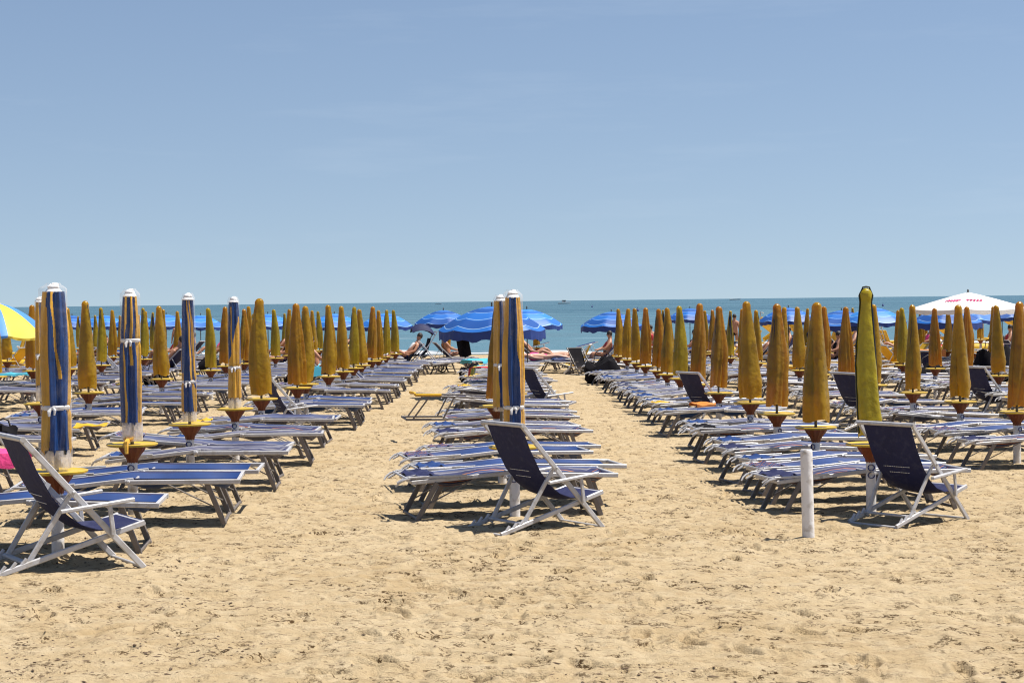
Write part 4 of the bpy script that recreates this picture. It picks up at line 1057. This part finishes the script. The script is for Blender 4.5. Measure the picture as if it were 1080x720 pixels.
for j, (px, d, pose) in enumerate([(58, 66, 'sit'), (104, 68, 'sit'), (124, 66, 'recline'), (147, 69, 'sit'), (200, 66, 'sit'), (228, 69, 'recline'), (268, 68, 'sit'), (296, 70, 'sit'), (360, 69, 'recline'), (388, 68, 'sit'), (708, 70, 'sit'), (746, 69, 'sit'), (786, 66, 'recline'), (828, 68, 'sit'), (846, 70, 'sit'), (898, 68, 'sit'), (948, 66, 'recline'), (978, 69, 'sit'), (1012, 69, 'sit'), (1062, 67, 'sit')]):
    t_ = tops[j % 6]
    person(px, d, pose, [170, 200, 20, 190][j % 4], t_, 'skin' if j % 3 else 'skin2', f'far {"left" if px < 530 else "right"} side person in {nm[t_]} {"sitting" if pose == "sit" else "reclining"}, {ORD[j if px < 530 else j-10]} from left', low='black' if j % 2 else 'navy')

for j, (px, d) in enumerate([(66, 70), (84, 74), (101, 68), (127, 72), (147, 70), (171, 73), (202, 69), (220, 74), (246, 70), (268, 72), (300, 70), (472, 68), (566, 66),
                             (700, 72), (738, 74), (790, 70), (822, 73), (860, 70), (900, 73), (975, 70), (1035, 72)]):
    GK[[5, 6, 3, 9][j % 4]].place((px-530)/F*d, d, R(rnd.uniform(-50, 50)), f'small far closed umbrella by the water, {ORD[j] if j < 13 else ORD[j-13]} from left on the {"left and middle" if j < 13 else "right"} side', 'closed umbrellas in mustard covers', .97)
for j, (px, d, key) in enumerate(sorted([(868, 55.5, 'backy'), (884, 56.8, 'upy'), (900, 55, 'backy'), (936, 56, 'upy'), (946, 53.5, 'backy'), (962, 57, 'backy'), (826, 56, 'upy'), (814, 54, 'backy'), (1000, 51, 'upy'), (1060, 52, 'backy')])):
    put_lounger(key, (px-530)/F*d, d, [170, 150, 20, 195][j % 4], f'yellow lounger among right rows, {LK[key][1]}, {ORD[j]} from left', 'yellow loungers among the right rows')
for j, (px, d, rz, top, lab) in enumerate([(92, 78, 90, 'black', 'black shirt standing by the water, first from left'), (136, 80, 200, 'navy', 'navy shirt standing by the water, second from left'), (188, 77, 120, 'black', 'black shirt standing by the water, third from left'), (240, 79, 60, None, 'swim shorts standing by the water behind left rows'),
                                          (892, 78, 100, 'black', 'black shirt standing among pedal boats'), (775, 82, 60, None, 'swim shorts standing by the water left of the pedal boats')]):
    person(px, d, 'stand', rz, top, 'skin', 'far person in '+lab, low='black')  # added for the dark band under the umbrellas; black clothes stand for shade

# boats and buoys out at sea
def boat(px, d, L_, label, rz=0, cabin=True):
    x = (px-530)/F*d; r = thing('motor_boat', label, 'boat', loc=(x, d, SEA), rz=R(rz))
    mb = MB(); rows_ = []
    for i in range(9):
        u = i/8; w_ = math.sin(math.pi*min(1, (1-u)*.62+.02))*.5+.02
        rows_.append([(L_*(u-.5), -w_*L_*.32, L_*.14+L_*.05*u), (L_*(u-.5), -w_*L_*.22, -L_*.02), (L_*(u-.5), w_*L_*.22, -L_*.02), (L_*(u-.5), w_*L_*.32, L_*.14+L_*.05*u), (L_*(u-.5), 0, L_*.145+L_*.05*u)])
    vs = [p for q in rows_ for p in q]; fs = []
    for i in range(8):
        for j in range(5): a = i*5+j; b = i*5+(j+1) % 5; fs.append((a, b, b+5, a+5))
    fs += [(0, 1, 2, 3, 4), (44, 43, 42, 41, 40)]
    mb.add(vs, fs); mb.build('hull', M['plast_white'], r)
    if cabin:
        mb = MB(); mb.beam((-L_*.16, 0, L_*.23), (L_*.12, 0, L_*.23), L_*.2, L_*.13); mb.build('cabin', M['plast_white'], r)
        mb = MB(); mb.beam((-L_*.2, 0, L_*.31), (L_*.14, 0, L_*.31), L_*.24, L_*.03); mb.build('cabin_roof', M['black'], r)
        mb = MB(); mb.beam((-L_*.14, 0, L_*.245), (L_*.1235, 0, L_*.245), L_*.206, L_*.05); mb.build('window', M['black'], r)
boat(595.5, 1300, 9, 'white motor boat with dark roof out at sea right of middle umbrellas')
boat(776, 2600, 16, 'tiny white boat on the horizon above the first right row', cabin=False)
boat(463, 2000, 7, 'tiny white boat on the horizon left of the middle umbrellas', cabin=False)
for px, d, lab in [(625, 700, 'dark buoy right of the motor boat'), (673, 420, 'dark buoy left above the first right row'), (932, 520, 'dark buoy right of the umbrella with dark binding')]:
    mb = MB(); mb.lathe([(.05, -.2), (.3, -.1), (.34, .15), (.2, .4), (.06, .55), (.05, .9), (.02, .95)], 12, capt=True); o = mb.build('buoy', M['emblem']); o.location = ((px-530)/F*d, d, SEA); tag(o, lab, 'buoy')

# ------------------------------------------------------------------ camera, light, world
yaw, pitch, roll = 10/F, 42.5/F, .0117
f = Vector((math.sin(yaw)*math.cos(pitch), math.cos(yaw)*math.cos(pitch), -math.sin(pitch)))
r0 = Vector((math.cos(yaw), -math.sin(yaw), 0)); u0 = r0.cross(f)
rr = r0*math.cos(roll)-u0*math.sin(roll); uu = u0*math.cos(roll)+r0*math.sin(roll)
cam = bpy.data.cameras.new('camera'); co = bpy.data.objects.new('camera', cam); sc.collection.objects.link(co)
m3 = Matrix((rr, uu, -f)).transposed(); co.matrix_world = Matrix.Translation((0, 0, CAMZ)) @ m3.to_4x4()
cam.sensor_width = 36; cam.lens = 36*F/1080; cam.clip_end = 60000; cam.clip_start = .1
sc.camera = co

el = 66; sv = Vector((math.cos(R(el))*.998, math.cos(R(el))*.06, math.sin(R(el))))
sun = bpy.data.lights.new('sun', 'SUN'); so = bpy.data.objects.new('sun', sun); sc.collection.objects.link(so)
sun.energy = 5; sun.angle = R(.5); sun.color = (1, .955, .88); so.rotation_euler = sv.to_track_quat('Z', 'Y').to_euler()
w = bpy.data.worlds.new('World'); sc.world = w; w.use_nodes = True; nt = w.node_tree; bg = nt.nodes['Background']
sky = nt.nodes.new('ShaderNodeTexSky'); sky.sky_type = 'NISHITA'; sky.sun_disc = False
sky.sun_elevation = R(el); sky.sun_rotation = math.atan2(sv.x, sv.y); sky.altitude = 0; sky.air_density = 1.0; sky.dust_density = 0.25; sky.ozone_density = 1.6
tc = nt.nodes.new('ShaderNodeTexCoord'); sp = nt.nodes.new('ShaderNodeSeparateXYZ'); nt.links.new(tc.outputs['Generated'], sp.inputs[0])
mz = nt.nodes.new('ShaderNodeMath'); mz.operation = 'MULTIPLY_ADD'; mz.inputs[1].default_value = .85; mz.inputs[2].default_value = .105; nt.links.new(sp.outputs['Z'], mz.inputs[0])
cb = nt.nodes.new('ShaderNodeCombineXYZ'); nt.links.new(sp.outputs['X'], cb.inputs[0]); nt.links.new(sp.outputs['Y'], cb.inputs[1]); nt.links.new(mz.outputs[0], cb.inputs[2])
nm_ = nt.nodes.new('ShaderNodeVectorMath'); nm_.operation = 'NORMALIZE'; nt.links.new(cb.outputs[0], nm_.inputs[0]); nt.links.new(nm_.outputs[0], sky.inputs[0])
tn = nt.nodes.new('ShaderNodeMix'); tn.data_type = 'RGBA'; tn.blend_type = 'MULTIPLY'; tn.inputs[0].default_value = 1; tn.inputs[7].default_value = (1.03, .968, .955, 1)
mpc = nt.nodes.new('ShaderNodeMapping'); mpc.inputs['Scale'].default_value = (3, 3, 26); nt.links.new(tc.outputs['Generated'], mpc.inputs[0])
cn = nt.nodes.new('ShaderNodeTexNoise'); cn.inputs['Scale'].default_value = 1.6; cn.inputs['Detail'].default_value = 8; cn.inputs['Roughness'].default_value = .6; nt.links.new(mpc.outputs[0], cn.inputs['Vector'])
cr_ = nt.nodes.new('ShaderNodeMapRange'); cr_.inputs[1].default_value = .56; cr_.inputs[2].default_value = .82; cr_.inputs[4].default_value = .12; nt.links.new(cn.outputs['Fac'], cr_.inputs[0])
wm = nt.nodes.new('ShaderNodeMix'); wm.data_type = 'RGBA'; wm.inputs[7].default_value = (6.2, 7.0, 7.8, 1); nt.links.new(cr_.outputs[0], wm.inputs[0])
nt.links.new(sky.outputs[0], tn.inputs[6]); nt.links.new(tn.outputs[2], wm.inputs[6]); nt.links.new(wm.outputs[2], bg.inputs[0]); bg.inputs[1].default_value = .079
sc.view_settings.view_transform = 'Standard'; sc.view_settings.look = 'None'; sc.view_settings.gamma = 1; sc.view_settings.exposure = .62
sc.cycles.max_bounces = 8; sc.cycles.transparent_max_bounces = 24; sc.cycles.diffuse_bounces = 2
sc.cycles.use_adaptive_sampling = True; sc.cycles.filter_width = 1.15
try: sc.cycles.use_denoising = True
except Exception: pass
print('loungers', nl, 'objects', len(bpy.data.objects))
